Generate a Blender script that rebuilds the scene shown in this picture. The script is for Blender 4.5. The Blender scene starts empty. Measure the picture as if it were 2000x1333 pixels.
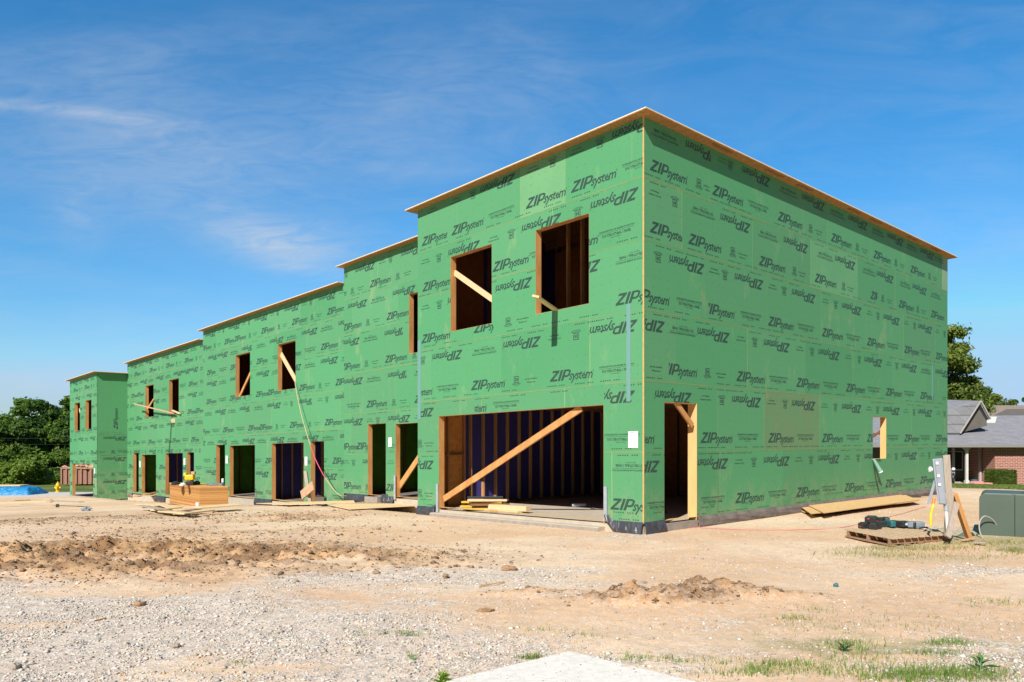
import bpy, bmesh, math, random
import numpy as np
from mathutils import Vector, Matrix
random.seed(7); RNG = np.random.default_rng(11)
SC = bpy.context.scene; COL = SC.collection
# ------------------------------------------------------------------ camera
F = 1470.5                     # focal length in photo pixels (photo is 2000 px wide)
HZ = 858.0                     # horizon row
cam = bpy.data.objects.new('camera', bpy.data.cameras.new('camera')); COL.objects.link(cam)
cam.data.sensor_width = 36; cam.data.lens = F/2000*36
cam.data.shift_y = (HZ-666.5)/2000
cam.data.clip_start = .1; cam.data.clip_end = 5000
cam.location = (0, 0, 0); cam.rotation_euler = (math.pi/2, 0, 0)
SC.camera = cam
# ------------------------------------------------------------------ world and sun
SUN = Vector((-.50, -1.14, 1.0)).normalized()
W = bpy.data.worlds.new('World'); SC.world = W; W.use_nodes = True
nt = W.node_tree; N = nt.nodes; Lk = nt.links; N.clear()
def nd(t, nt_=None, **k):
    n = (nt_ or nt).nodes.new(t)
    for a, b in k.items():
        if hasattr(n, a): setattr(n, a, b)
    return n
wout = nd('ShaderNodeOutputWorld'); wbg = nd('ShaderNodeBackground'); wbg.inputs['Strength'].default_value = .060
sky = nd('ShaderNodeTexSky', sky_type='NISHITA'); sky.sun_disc = False
sky.sun_elevation = math.asin(SUN.z); sky.sun_rotation = math.atan2(SUN.x, SUN.y)
sky.air_density = 1.0; sky.dust_density = .35; sky.ozone_density = 2.2; sky.altitude = 100
tc = nd('ShaderNodeTexCoord'); sep = nd('ShaderNodeSeparateXYZ'); Lk.new(tc.outputs['Generated'], sep.inputs[0])
def wm(op, a, b=None, c=None, clamp=False):
    n = nd('ShaderNodeMath', operation=op); n.use_clamp = clamp
    for i, v in enumerate((a, b, c)):
        if v is None: continue
        if isinstance(v, (int, float)): n.inputs[i].default_value = v
        else: Lk.new(v, n.inputs[i])
    return n.outputs[0]
# gnomonic coordinates of the sky: px = x/y, py = z/y
gx = wm('DIVIDE', sep.outputs[0], wm('MAXIMUM', sep.outputs[1], .05)); gy = wm('DIVIDE', sep.outputs[2], wm('MAXIMUM', sep.outputs[1], .05))
comb = nd('ShaderNodeCombineXYZ'); Lk.new(gx, comb.inputs[0]); Lk.new(gy, comb.inputs[1])
def wnoise(sx, sy, scale, det, rot=0, dist=0., off=0):
    mp = nd('ShaderNodeMapping'); mp.inputs['Scale'].default_value = (sx, sy, 1); mp.inputs['Rotation'].default_value = (0, 0, rot); mp.inputs['Location'].default_value = (off, off*.7, 0)
    Lk.new(comb.outputs[0], mp.inputs[0]); n = nd('ShaderNodeTexNoise'); n.inputs['Scale'].default_value = scale; n.inputs['Detail'].default_value = det
    n.inputs['Roughness'].default_value = .62; n.inputs['Distortion'].default_value = dist
    Lk.new(mp.outputs[0], n.inputs['Vector']); return n.outputs[0]
def wblob(cx, cy, rx, ry, rot=0.):
    c, s = math.cos(rot), math.sin(rot)
    dx = wm('SUBTRACT', gx, cx); dy = wm('SUBTRACT', gy, cy)
    a = wm('DIVIDE', wm('ADD', wm('MULTIPLY', dx, c), wm('MULTIPLY', dy, s)), rx)
    b = wm('DIVIDE', wm('SUBTRACT', wm('MULTIPLY', dy, c), wm('MULTIPLY', dx, s)), ry)
    r2 = wm('ADD', wm('MULTIPLY', a, a), wm('MULTIPLY', b, b))
    return wm('POWER', 2.718, wm('MULTIPLY', r2, -1.))
n1 = wnoise(1, 3.6, 3.2, 9, -.18, 1.4); n2 = wnoise(1, 1.4, 1.3, 5, .4, .8, 3.); n3 = wnoise(1.1, 5., 9., 8, -.25, 1.6, 6.)
def gp(px, py): return (px-1000)/F, (HZ-py)/F
wisp = wm('MULTIPLY', wm('SUBTRACT', n1, .40, clamp=True), wm('SUBTRACT', n2, .30, clamp=True)); wisp = wm('MULTIPLY', wisp, 3.8)
acc = wisp
for (px, py, rx, ry, rot, k) in ((545, 480, 115, 34, -.22, 1.25), (585, 522, 75, 15, -.15, .7), (480, 455, 150, 60, -.4, .45), (120, 215, 240, 13, -.12, .85), (10, 205, 30, 12, 0, 1.), (270, 250, 120, 25, -.15, .3), (70, 755, 190, 26, 0, .7), (150, 420, 50, 60, .7, .45),
                             (860, 170, 320, 120, .1, .42), (350, 330, 380, 130, -.1, .5), (620, 470, 130, 45, -.1, .6), (250, 120, 300, 60, .15, .4), (300, 300, 330, 90, .0, .35), (1050, 120, 120, 60, -.9, .2), (720, 260, 200, 90, -.5, .2), (60, 130, 260, 70, -.2, .22), (400, 640, 300, 60, .1, .3), (1900, 480, 160, 160, 0, .25)):
    cx, cy = gp(px, py)
    b = wblob(cx, cy, rx/F, ry/F, rot)
    tex = wm('MULTIPLY_ADD', n3, 1.3, -.12)
    acc = wm('ADD', acc, wm('MULTIPLY', wm('MULTIPLY', b, tex), k))
acc = wm('MINIMUM', wm('MULTIPLY', acc, .50), .75)
front = wm('GREATER_THAN', sep.outputs[1], .06); acc = wm('MULTIPLY', acc, front)
# the clear sky pales towards the horizon
el = wm('MAXIMUM', sep.outputs[2], 0.); low = wm('POWER', 2.718, wm('MULTIPLY', el, -4.2))
mixc = nd('ShaderNodeMix', data_type='RGBA'); Lk.new(acc, mixc.inputs['Factor'])
hs = nd('ShaderNodeHueSaturation'); hs.inputs['Saturation'].default_value = 1.12; hs.inputs['Value'].default_value = 1.5; Lk.new(sky.outputs[0], hs.inputs['Color'])
grade = nd('ShaderNodeMix', data_type='RGBA'); grade.blend_type = 'MULTIPLY'; grade.inputs['Factor'].default_value = 1
gcol = nd('ShaderNodeMix', data_type='RGBA'); Lk.new(low, gcol.inputs['Factor']); gcol.inputs['A'].default_value = (.30, 1.13, 1.42, 1); gcol.inputs['B'].default_value = (.86, .88, .97, 1)
capn = nd('ShaderNodeMix', data_type='RGBA'); capn.blend_type = 'DARKEN'; capn.inputs['Factor'].default_value = 1; capn.inputs['B'].default_value = (7.0, 8.4, 10.0, 1); Lk.new(hs.outputs[0], capn.inputs['A'])
Lk.new(capn.outputs['Result'], grade.inputs['A']); Lk.new(gcol.outputs['Result'], grade.inputs['B'])
Lk.new(grade.outputs['Result'], mixc.inputs['A']); mixc.inputs['B'].default_value = (7.2, 8.0, 9.0, 1)
back = nd('ShaderNodeMapRange'); back.interpolation_type = 'SMOOTHSTEP'; Lk.new(sep.outputs[1], back.inputs[0]); back.inputs[1].default_value = -.25; back.inputs[2].default_value = .35; back.inputs[3].default_value = .28; back.inputs[4].default_value = 1  # sky dimmed behind the camera to weaken the ambient light
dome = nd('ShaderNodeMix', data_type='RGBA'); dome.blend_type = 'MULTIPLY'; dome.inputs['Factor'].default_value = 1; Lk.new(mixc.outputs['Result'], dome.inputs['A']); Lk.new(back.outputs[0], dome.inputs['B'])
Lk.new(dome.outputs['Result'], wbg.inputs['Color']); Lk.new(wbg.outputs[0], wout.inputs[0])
sl = bpy.data.lights.new('sun', 'SUN'); sl.energy = 5.0; sl.angle = math.radians(.55); sl.color = (1, .955, .88)
so = bpy.data.objects.new('sun', sl); COL.objects.link(so); so.rotation_euler = SUN.to_track_quat('Z', 'Y').to_euler(); so.location = (-10, -20, 30)
SC.view_settings.view_transform = 'Standard'; SC.view_settings.look = 'None'; SC.view_settings.exposure = 0.47; SC.view_settings.gamma = 1
SC.cycles.max_bounces = 6; SC.cycles.diffuse_bounces = 3
# ------------------------------------------------------------------ geometry frames
Cx, Cy = 257/F*12.86, 12.86
LX, LY = -.6744, .7384         # direction of the long front (u), to the left and away
RX, RY = .7384, .6744          # direction of the gable side (r), to the right and away
SH = -.0201                    # the row steps gently downhill along u
def W3(u, r, z): return (Cx+LX*u+RX*r, Cy+LY*u+RY*r, z+SH*max(u, 0))
def upx(px, r=0.):             # u of a photo column on the plane r
    d = px-1000; return (F*(Cx+RX*r)-d*(Cy+RY*r))/(-LX*F+LY*d)
def rpx(px, u=0.):
    d = px-1000; return (d*(Cy+LY*u)-F*(Cx+LX*u))/(RX*F-RY*d)
def zpx(py, u, r=0.): return (HZ-py)/F*(Cy+LY*u+RY*r)-SH*max(u, 0)
def smooth(a, b, x): t = np.clip((x-a)/(b-a), 0, 1); return t*t*(3-2*t)
def G(x, y):                   # terrain height below the eye
    x = np.asarray(x, float); y = np.asarray(y, float)
    u = (x-Cx)*LX+(y-Cy)*LY; r = (x-Cx)*RX+(y-Cy)*RY
    z = np.interp(u, [-1, 0, 6.6, 12, 18.3, 30, 40, 60, 90], [-1.63, -1.63, -1.77, -1.90, -2.32, -2.86, -3.17, -3.5, -3.9])
    z = z-.04*np.clip(r-17, 0, 26)*smooth(-4, 8, x)
    z = z+.05*smooth(9, 12, y)*smooth(5, 8, x)*(1-smooth(15, 19, y))
    return z
def Gf(x, y): return float(G(x, y))
def ground_at(px, py, dz=0.):         # where the sight line of a photo pixel meets the terrain
    k = (px-1000)/F; s = (HZ-py)/F; y = 2.
    while y < 400:
        if s*y <= Gf(k*y, y)+dz: break
        y += .02 if y < 30 else .1
    return Vector((k*y, y, Gf(k*y, y)))
def at(px, py, y): return Vector(((px-1000)/F*y, y, (HZ-py)/F*y))
# ------------------------------------------------------------------ numpy noise
def _h(ix, iy, s):
    n = (ix.astype(np.int64)*374761393+iy.astype(np.int64)*668265263+s*974634777) & 0xffffffff
    n = ((n ^ (n >> 13))*1274126177) & 0xffffffff
    return ((n ^ (n >> 16)) & 0xffffff)/float(0xffffff)
def vn(x, y, s=0):
    x = np.asarray(x, float); y = np.asarray(y, float)
    ix = np.floor(x); iy = np.floor(y); fx = x-ix; fy = y-iy; fx = fx*fx*(3-2*fx); fy = fy*fy*(3-2*fy)
    a = _h(ix, iy, s); b = _h(ix+1, iy, s); c = _h(ix, iy+1, s); d = _h(ix+1, iy+1, s)
    return (a*(1-fx)+b*fx)*(1-fy)+(c*(1-fx)+d*fx)*fy
def fbm(x, y, o=4, s=0):
    v = 0.; a = .5; t = 0
    for i in range(o): v = v+a*vn(x, y, s+i); t += a; a *= .5; x = x*2.03+7.1; y = y*2.03-3.7
    return v/t
# ------------------------------------------------------------------ materials
def mat(name, col, rough=.8, noise=None, bump=None, metal=0., col2=None, emis=None, spec=None, stretch=None, trans=None, attr=None, uv=False):
    m = bpy.data.materials.new(name); m.use_nodes = True; t = m.node_tree; b = t.nodes['Principled BSDF']
    b.inputs['Base Color'].default_value = (*col, 1); b.inputs['Roughness'].default_value = rough; b.inputs['Metallic'].default_value = metal
    if spec is not None: b.inputs['Specular IOR Level'].default_value = spec
    c = nd('ShaderNodeTexCoord', t); out = c.outputs['UV' if uv else 'Object']
    if stretch:
        mp = nd('ShaderNodeMapping', t); mp.inputs['Scale'].default_value = stretch; t.links.new(out, mp.inputs[0]); out = mp.outputs[0]
    src = None
    if attr:
        a = nd('ShaderNodeVertexColor', t); a.layer_name = attr; src = a.outputs[0]; t.links.new(src, b.inputs['Base Color'])
    if noise:
        n = nd('ShaderNodeTexNoise', t); n.inputs['Scale'].default_value = noise[0]; n.inputs['Detail'].default_value = 6; n.inputs['Roughness'].default_value = .65; t.links.new(out, n.inputs['Vector'])
        r = nd('ShaderNodeMapRange', t); r.inputs[1].default_value = .3; r.inputs[2].default_value = .7; t.links.new(n.outputs[0], r.inputs[0])
        x = nd('ShaderNodeMix', t, data_type='RGBA'); t.links.new(r.outputs[0], x.inputs['Factor'])
        c2 = col2 or tuple(v*noise[1] for v in col)
        if attr:
            x.blend_type = 'MULTIPLY'; x.inputs['Factor'].default_value = 1; t.links.remove(x.inputs['Factor'].links[0])
            g = nd('ShaderNodeMix', t, data_type='RGBA'); t.links.new(r.outputs[0], g.inputs['Factor']); g.inputs['A'].default_value = (1, 1, 1, 1); g.inputs['B'].default_value = (*[noise[1]]*3, 1)
            t.links.new(src, x.inputs['A']); t.links.new(g.outputs['Result'], x.inputs['B'])
        else:
            x.inputs['A'].default_value = (*col, 1); x.inputs['B'].default_value = (*c2, 1)
        t.links.new(x.outputs['Result'], b.inputs['Base Color'])
    if bump:
        n = nd('ShaderNodeTexNoise', t); n.inputs['Scale'].default_value = bump[0]; n.inputs['Detail'].default_value = 5; t.links.new(out, n.inputs['Vector'])
        u = nd('ShaderNodeBump', t); u.inputs['Strength'].default_value = bump[1]; u.inputs['Distance'].default_value = bump[2] if len(bump) > 2 else .02
        t.links.new(n.outputs[0], u.inputs['Height']); t.links.new(u.outputs[0], b.inputs['Normal'])
    if trans:
        b.inputs['Transmission Weight'].default_value = trans
    return m
M = {}
M['wood'] = mat('framing_lumber', (.63, .33, .12), .75, (6, .72), (30, .2, .004), stretch=(1, 1, .25), col2=(.42, .185, .05))
M['stud'] = mat('stud_lumber', (.50, .25, .10), .8, (6, .7), stretch=(1, 1, .25))
M['woodin'] = mat('reddish_shaded_lumber', (.26, .115, .05), .8, (5, .6), stretch=(1, 1, .2))  # reddish lumber, also darkened in colour for the shade indoors
M['jamb'] = mat('sunlit_pine_jamb', (.74, .45, .18), .75, (6, .82), (30, .2, .004), stretch=(1, 1, .25))  # framing lumber paled in colour to stand for direct sun
M['pale'] = mat('pale_pine', (.72, .52, .29), .75, (8, .8), stretch=(1, 1, 1))
M['grey_wood'] = mat('weathered_wood', (.42, .35, .29), .85, (14, .7), (40, .3, .004), stretch=(3, 3, .4))
M['osb'] = mat('osb_sheet', (.80, .50, .22), .8, (22, .62), (60, .2, .003))
M['osbp'] = mat('osb_sheet_pale', (.80, .57, .31), .8, (26, .74), (60, .2, .003))
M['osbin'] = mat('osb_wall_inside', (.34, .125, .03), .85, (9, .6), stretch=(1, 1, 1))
M['osbgar'] = mat('osb_orange_bouncelit', (.74, .31, .065), .8, (9, .6))  # orange OSB, brightened in colour to stand for bounced light
M['soffit'] = mat('osb_soffit', (.50, .25, .08), .8, (14, .6), stretch=(1, 1, 1))
M['deckedge'] = mat('bare_deck_edge', (.80, .72, .56), .8, (40, .85))
M['edge'] = mat('sheathing_cut_edge', (.68, .44, .16), .8, (12, .7))
M['blue'] = mat('blue_board', (.042, .042, .24), .6, (3, .7))
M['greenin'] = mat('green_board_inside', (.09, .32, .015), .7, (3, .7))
M['greenback'] = mat('green_sheathing_back', (.10, .31, .13), .7, (3, .8))
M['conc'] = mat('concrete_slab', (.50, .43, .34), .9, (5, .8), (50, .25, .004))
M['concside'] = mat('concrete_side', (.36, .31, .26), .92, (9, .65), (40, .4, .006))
M['floor'] = mat('concrete_floor_shaded', (.20, .17, .145), .9, (2, .7))  # slab concrete darkened in colour for the shaded rooms
M['black'] = mat('black_membrane', (.030, .031, .036), .42, (6, 2.2), (9, .6, .03))
M['membrane'] = mat('dusty_membrane', (.10, .085, .075), .75, (5, .5), (12, .5, .02), col2=(.21, .17, .14))
M['tape'] = mat('blue_tape', (.15, .27, .33), .6, (30, 1.5), col2=(.115, .29, .19))
M['paper'] = mat('white_paper', (.86, .86, .88), .7)
M['papertext'] = mat('paper_print', (.35, .30, .36), .7)
M['galv'] = mat('galvanised_strip', (.45, .50, .56), .45, (12, .8), metal=.3)
M['yellow'] = mat('yellow_plastic', (.80, .52, .02), .45, (8, .8))
M['ylum'] = mat('yellow_coated_lumber', (.60, .38, .035), .6, (10, .75))
M['meter'] = mat('grey_enclosure_paint', (.30, .33, .38), .4, (5, .92))
M['white'] = mat('white_plastic', (.82, .82, .84), .4)
M['pvc'] = mat('white_pipe', (.7, .7, .72), .4)
M['xfmr'] = mat('green_grey_paint', (.074, .104, .080), .5, (2.5, .86), (60, .05, .002))
M['xfmrd'] = mat('dark_green_paint', (.035, .05, .038), .6)
M['dark'] = mat('black_plastic', (.022, .023, .026), .45)
M['teal'] = mat('teal_plastic', (.02, .12, .14), .45)
M['red'] = mat('red_plastic', (.55, .03, .05), .4)
M['orange'] = mat('orange_plastic', (.8, .16, .02), .5)
M['rope'] = mat('tan_hose', (.44, .35, .20), .7)
M['ropered'] = mat('red_hose', (.6, .08, .12), .6)
M['tarp'] = mat('blue_tarp', (.012, .23, .50), .45, (7, .7), (4, .9, .12))
M['rust'] = mat('rusty_steel', (.32, .15, .10), .7, (4, .7), (10, .3, .01))
M['rustd'] = mat('rusty_steel_rib', (.36, .19, .13), .7, (7, .7))
M['debris'] = mat('wood_scraps', (.62, .38, .24), .8, (12, .6))
M['hyd'] = mat('hydrant_yellow', (.85, .47, .01), .45, (9, .85))
M['cover'] = mat('cover_blue_grey', (.20, .25, .31), .7, (9, .7))
# green sheathing: per-panel tint attribute, faint nail-mark grid, smears
def sheathing_mat():
    m = bpy.data.materials.new('green_sheathing'); m.use_nodes = True; t = m.node_tree; b = t.nodes['Principled BSDF']; L = t.links
    b.inputs['Roughness'].default_value = .62; b.inputs['Specular IOR Level'].default_value = .25
    a = nd('ShaderNodeVertexColor', t); a.layer_name = 'tint'
    uv = nd('ShaderNodeUVMap', t)
    def noise(scale, det, st=(1, 1, 1), rough=.6):
        mp = nd('ShaderNodeMapping', t); mp.inputs['Scale'].default_value = st; L.new(uv.outputs[0], mp.inputs[0])
        n = nd('ShaderNodeTexNoise', t); n.inputs['Scale'].default_value = scale; n.inputs['Detail'].default_value = det; n.inputs['Roughness'].default_value = rough; L.new(mp.outputs[0], n.inputs['Vector']); return n.outputs[0]
    def rng(v, a0, a1, b0=0., b1=1.):
        r = nd('ShaderNodeMapRange', t); L.new(v, r.inputs[0])
        for i, k in enumerate((a0, a1, b0, b1)): r.inputs[i+1].default_value = k
        return r.outputs[0]
    def mth(op, x, y=None):
        n = nd('ShaderNodeMath', t, operation=op)
        for i, v in enumerate((x, y)):
            if v is None: continue
            if isinstance(v, (int, float)): n.inputs[i].default_value = v
            else: L.new(v, n.inputs[i])
        return n.outputs[0]
    def mix(f, A, B, mode='MIX'):
        x = nd('ShaderNodeMix', t, data_type='RGBA'); x.blend_type = mode
        for k, v in (('Factor', f), ('A', A), ('B', B)):
            if isinstance(v, (int, float)): x.inputs[k].default_value = v
            elif isinstance(v, tuple): x.inputs[k].default_value = (*v, 1)
            else: L.new(v, x.inputs[k])
        return x.outputs['Result']
    c = a.outputs[0]
    c = mix(rng(noise(1.3, 5), .3, .7, 0, .5), c, (.092, .292, .134))
    c = mix(rng(noise(26, 4, (1, 2.5, 1)), .3, .75, 0, .16), c, (.05, .20, .08))
    c = mix(rng(noise(.9, 6, (1.4, .6, 1), .7), .58, .74, 0, .42), c, (.34, .38, .19))       # pale smears
    c = mix(rng(noise(7, 5, (6, .5, 1), .7), .64, .8, 0, .35), c, (.32, .36, .20))           # thin vertical streaks
    s = nd('ShaderNodeSeparateXYZ', t); L.new(uv.outputs[0], s.inputs[0])
    c = mix(mth('MULTIPLY', rng(s.outputs[1], -.75, -1.6, 0, 1), rng(noise(3.2, 6, (1, .8, 1), .75), .42, .66, 0, .55)), c, (.40, .33, .20))     # dust splashed up from the site
    c = mix(rng(noise(2.4, 7, (.35, 1.6, 1), .78), .60, .68, 0, .22), c, (.055, .17, .075))     # scuffs
    def cell(v, p):
        return mth('ABSOLUTE', mth('SUBTRACT', mth('FRACT', mth('DIVIDE', v, p)), .5))
    wob = mth('MULTIPLY', noise(2.2, 2), .05)
    dx = mth('MULTIPLY', cell(mth('ADD', s.outputs[0], wob), .203), .203); dy = mth('MULTIPLY', cell(mth('ADD', s.outputs[1], wob), .1525), .1525)
    d2 = mth('ADD', mth('MULTIPLY', dx, dx), mth('MULTIPLY', mth('MULTIPLY', dy, dy), .6))
    dots = mth('MULTIPLY', mth('LESS_THAN', d2, .000085), rng(noise(3.1, 3), .40, .55, 0, .62))
    c = mix(dots, c, (.03, .12, .05))
    L.new(c, b.inputs['Base Color'])
    u = nd('ShaderNodeBump', t); u.inputs['Strength'].default_value = .12; u.inputs['Distance'].default_value = .004; L.new(noise(45, 4), u.inputs['Height']); L.new(u.outputs[0], b.inputs['Normal'])
    return m
M['zip'] = sheathing_mat()
M['ink'] = mat('print_ink', (.019, .050, .036), .6, (40, 1.5), uv=True)
M['seam'] = mat('panel_joint', (.30, .24, .09), .8, (9, 1.5), uv=True, col2=(.13, .26, .10))
M['vseam'] = mat('panel_joint_pale', (.22, .33, .14), .8, (5, 1.5), uv=True, col2=(.12, .31, .13))
# ------------------------------------------------------------------ object helpers
def tag(o, label=None, cat=None, group=None, kind=None):
    if label: o['label'] = label
    if cat: o['category'] = cat
    if group: o['group'] = group
    if kind: o['kind'] = kind
    return o
def thing(name, label, cat, loc, group=None):
    o = bpy.data.objects.new(name, None); COL.objects.link(o); o.location = loc; o.empty_display_size = .2
    return tag(o, label, cat, group)
def wloc(o):
    v = Vector(o.location)
    return v+wloc(o.parent) if o.parent else v
def mk(name, verts, faces, mats, parent=None, mi=None, uv=None, col=None, smooth_=False, base=None, colname='tint', fix=True):
    """one mesh object; verts are world coordinates"""
    if not isinstance(mats, (list, tuple)): mats = [mats]
    off = wloc(parent) if parent else (Vector(base) if base is not None else Vector((0, 0, 0)))
    v = np.asarray(verts, float).reshape(-1, 3)-np.array(off)
    me = bpy.data.meshes.new(name)
    if isinstance(faces, np.ndarray) and faces.ndim == 2:
        n, k = faces.shape
        me.vertices.add(len(v)); me.vertices.foreach_set('co', v.ravel()); me.loops.add(n*k); me.loops.foreach_set('vertex_index', faces.ravel().astype(np.int32))
        me.polygons.add(n); me.polygons.foreach_set('loop_start', np.arange(0, n*k, k, dtype=np.int32)); me.update(calc_edges=True)
    else:
        me.from_pydata(v.tolist(), [], [list(f) for f in faces]); me.update()
    for m in mats: me.materials.append(m)
    if mi is not None: me.polygons.foreach_set('material_index', np.asarray(mi, np.int32))
    if uv is not None:
        l = me.uv_layers.new(name='UVMap'); l.data.foreach_set('uv', np.asarray(uv, np.float32).ravel())
    if col is not None:
        a = me.color_attributes.new(colname, 'FLOAT_COLOR', 'POINT')
        c = np.ones((len(v), 4), np.float32); c[:, :3] = np.asarray(col, np.float32).reshape(-1, 3); a.data.foreach_set('color', c.ravel())
    if smooth_: me.polygons.foreach_set('use_smooth', np.ones(len(me.polygons), bool))
    o = bpy.data.objects.new(name, me); COL.objects.link(o)
    if parent: o.parent = parent
    elif base is not None: o.location = base
    return o
class MB:
    def __init__(s): s.v = []; s.f = []; s.m = []
    def add(s, vs, fs, m=0):
        k = len(s.v); s.v += [tuple(p) for p in vs]; s.f += [tuple(i+k for i in f) for f in fs]; s.m += [m]*len(fs); return s
    def hexa(s, p, m=0):   # 8 points: bottom ring 0-3, top ring 4-7
        return s.add(p, [(0, 3, 2, 1), (4, 5, 6, 7), (0, 1, 5, 4), (1, 2, 6, 5), (2, 3, 7, 6), (3, 0, 4, 7)], m)
    def bbox(s, u0, u1, r0, r1, z0, z1, m=0):   # box in building coordinates
        return s.hexa([W3(u, r, z) for z in (z0, z1) for u, r in ((u0, r0), (u0, r1), (u1, r1), (u1, r0))], m)
    def box(s, c, d, rz=0., m=0, tilt=None):
        a, b = math.cos(rz), math.sin(rz); P = []
        for z in (-.5, .5):
            for x, y in ((-.5, -.5), (.5, -.5), (.5, .5), (-.5, .5)):
                X, Y, Z = x*d[0], y*d[1], z*d[2]
                v = Vector((X, Y, Z))
                if tilt: v = tilt @ v
                P.append((c[0]+v.x*a-v.y*b, c[1]+v.x*b+v.y*a, c[2]+v.z))
        return s.hexa(P, m)
    def beam(s, p, q, w, h, up=Vector((0, 0, 1)), m=0):
        p = Vector(p); q = Vector(q); d = (q-p).normalized(); x = d.cross(up)
        if x.length < 1e-4: x = Vector((1, 0, 0))
        x.normalize(); y = x.cross(d).normalized()
        P = [a+x*(sx*w/2)+y*(sy*h/2) for a in (p, q) for sx, sy in ((-1, -1), (1, -1), (1, 1), (-1, 1))]
        return s.hexa(P, m)
    def tube(s, pts, rad, n=8, m=0, cap=True):
        pts = [Vector(p) for p in pts]; R = rad if isinstance(rad, (list, tuple)) else [rad]*len(pts); k = len(s.v); ref = None
        for i, p in enumerate(pts):
            d = (pts[min(i+1, len(pts)-1)]-pts[max(i-1, 0)])
            d = d.normalized() if d.length > 1e-9 else Vector((0, 0, 1))
            if ref is None: ref = Vector((0, 0, 1)) if abs(d.z) < .9 else Vector((1, 0, 0))
            x = d.cross(ref)
            if x.length < 1e-3: ref = Vector((1, 0, 0)) if abs(d.x) < .9 else Vector((0, 1, 0)); x = d.cross(ref)
            x.normalize(); y = x.cross(d); ref = -y if False else ref
            for j in range(n):
                t = 2*math.pi*j/n; s.v.append(tuple(p+(x*math.cos(t)+y*math.sin(t))*R[i]))
        for i in range(len(pts)-1):
            for j in range(n):
                a = k+i*n+j; b = k+i*n+(j+1) % n; s.f.append((a, b, b+n, a+n)); s.m.append(m)
        if cap:
            s.f.append(tuple(k+j for j in range(n))[::-1]); s.m.append(m); s.f.append(tuple(k+(len(pts)-1)*n+j for j in range(n))); s.m.append(m)
        return s
    def lathe(s, c, prof, n=16, m=0):
        return s.tube([(c[0], c[1], c[2]+z) for r, z in prof], [max(r, 1e-4) for r, z in prof], n, m)
    def sheet(s, pts, th, m=0):      # horizontal-ish polygon with thickness
        n = len(pts); P = [Vector(p) for p in pts]; k = len(s.v)
        s.v += [tuple(p) for p in P]+[tuple(p+Vector((0, 0, th))) for p in P]
        s.f.append(tuple(k+i for i in range(n))[::-1]); s.f.append(tuple(k+n+i for i in range(n))); s.m += [m, m]
        for i in range(n): j = (i+1) % n; s.f.append((k+i, k+j, k+n+j, k+n+i)); s.m.append(m)
        return s
    def build(s, name, mats, parent=None, base=None, smooth_=False, bevel=0.):
        o = mk(name, s.v, s.f, mats, parent, s.m, base=base, smooth_=False)
        bm = bmesh.new(); bm.from_mesh(o.data); bmesh.ops.recalc_face_normals(bm, faces=bm.faces); bm.to_mesh(o.data); bm.free()
        if smooth_:
            o.data.polygons.foreach_set('use_smooth', np.ones(len(o.data.polygons), bool)); 
            try: o.data.set_sharp_from_angle(angle=math.radians(40))
            except Exception: pass
        if bevel:
            b = o.modifiers.new('bevel', 'BEVEL'); b.width = bevel; b.segments = 2; b.limit_method = 'ANGLE'
        return o
# ------------------------------------------------------------------ lettering templates (2-D triangles)
def font_tris(body, size, shear=0., off=0., space=1., sx=1.):
    c = bpy.data.curves.new('t', 'FONT'); c.body = body; c.size = size; c.shear = shear; c.offset = off; c.space_character = space; c.resolution_u = 1; c.fill_mode = 'FRONT'
    o = bpy.data.objects.new('t', c); COL.objects.link(o); dg = bpy.context.evaluated_depsgraph_get()
    me = bpy.data.meshes.new_from_object(o.evaluated_get(dg)); me.calc_loop_triangles()
    v = np.zeros(len(me.vertices)*3); me.vertices.foreach_get('co', v); v = v.reshape(-1, 3)[:, :2]
    t = np.zeros(len(me.loop_triangles)*3, np.int32); me.loop_triangles.foreach_get('vertices', t)
    bpy.data.objects.remove(o); bpy.data.meshes.remove(me); bpy.data.curves.remove(c)
    T = v[t].reshape(-1, 3, 2); T[:, :, 0] -= T[:, :, 0].min(); T[:, :, 0] *= sx
    return T
def polys(ps):
    out = []
    for p in ps:
        for i in range(1, len(p)-1): out.append([p[0], p[i], p[i+1]])
    return np.array(out, float)
HT = .202
zp = [[(0, .80), (1.0, .80), (1.0, 1), (0, 1)], [(0, 0), (1.05, 0), (1.05, .19), (0, .19)], [(0, .19), (.40, .19), (1.0, .80), (.60, .80)],
      [(1.17, 0), (1.50, 0), (1.50, 1), (1.17, 1)], [(1.64, 0), (1.97, 0), (1.97, 1), (1.64, 1)],
      [(1.97, .84), (2.25, .84), (2.30, 1), (1.97, 1)], [(2.25, .84), (2.45, .80), (2.62, .90), (2.30, 1)], [(2.45, .80), (2.45, .55), (2.70, .50), (2.70, .82), (2.62, .90)],
      [(2.45, .55), (2.28, .47), (2.40, .30), (2.60, .36), (2.70, .50)], [(1.97, .47), (2.28, .47), (2.40, .30), (1.97, .30)]]
ZP = polys(zp); ZP[:, :, 0] *= .89; ZP[:, :, 0] += ZP[:, :, 1]*.42; ZP *= HT
SY = font_tris('system', .250, .28, .0032, .86, 1.); w_ = SY[:, :, 0].max(); SY[:, :, 0] *= .60/w_; SY[:, :, 0] += .50
RG = font_tris("'", .16, 0, 0, 1, 1); RG[:, :, 0] += 1.10; RG[:, :, 1] += .03
T_LOGO = np.concatenate([ZP, SY, RG]); LOGO_W = 1.13
def fit(T, w, h=None, x=0, y=0):
    T = T.copy(); T[:, :, 0] -= T[:, :, 0].min(); T[:, :, 1] -= T[:, :, 1].min(); T[:, :, 0] *= w/T[:, :, 0].max()
    if h: T[:, :, 1] *= h/T[:, :, 1].max()
    T[:, :, 0] += x; T[:, :, 1] += y; return T
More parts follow.
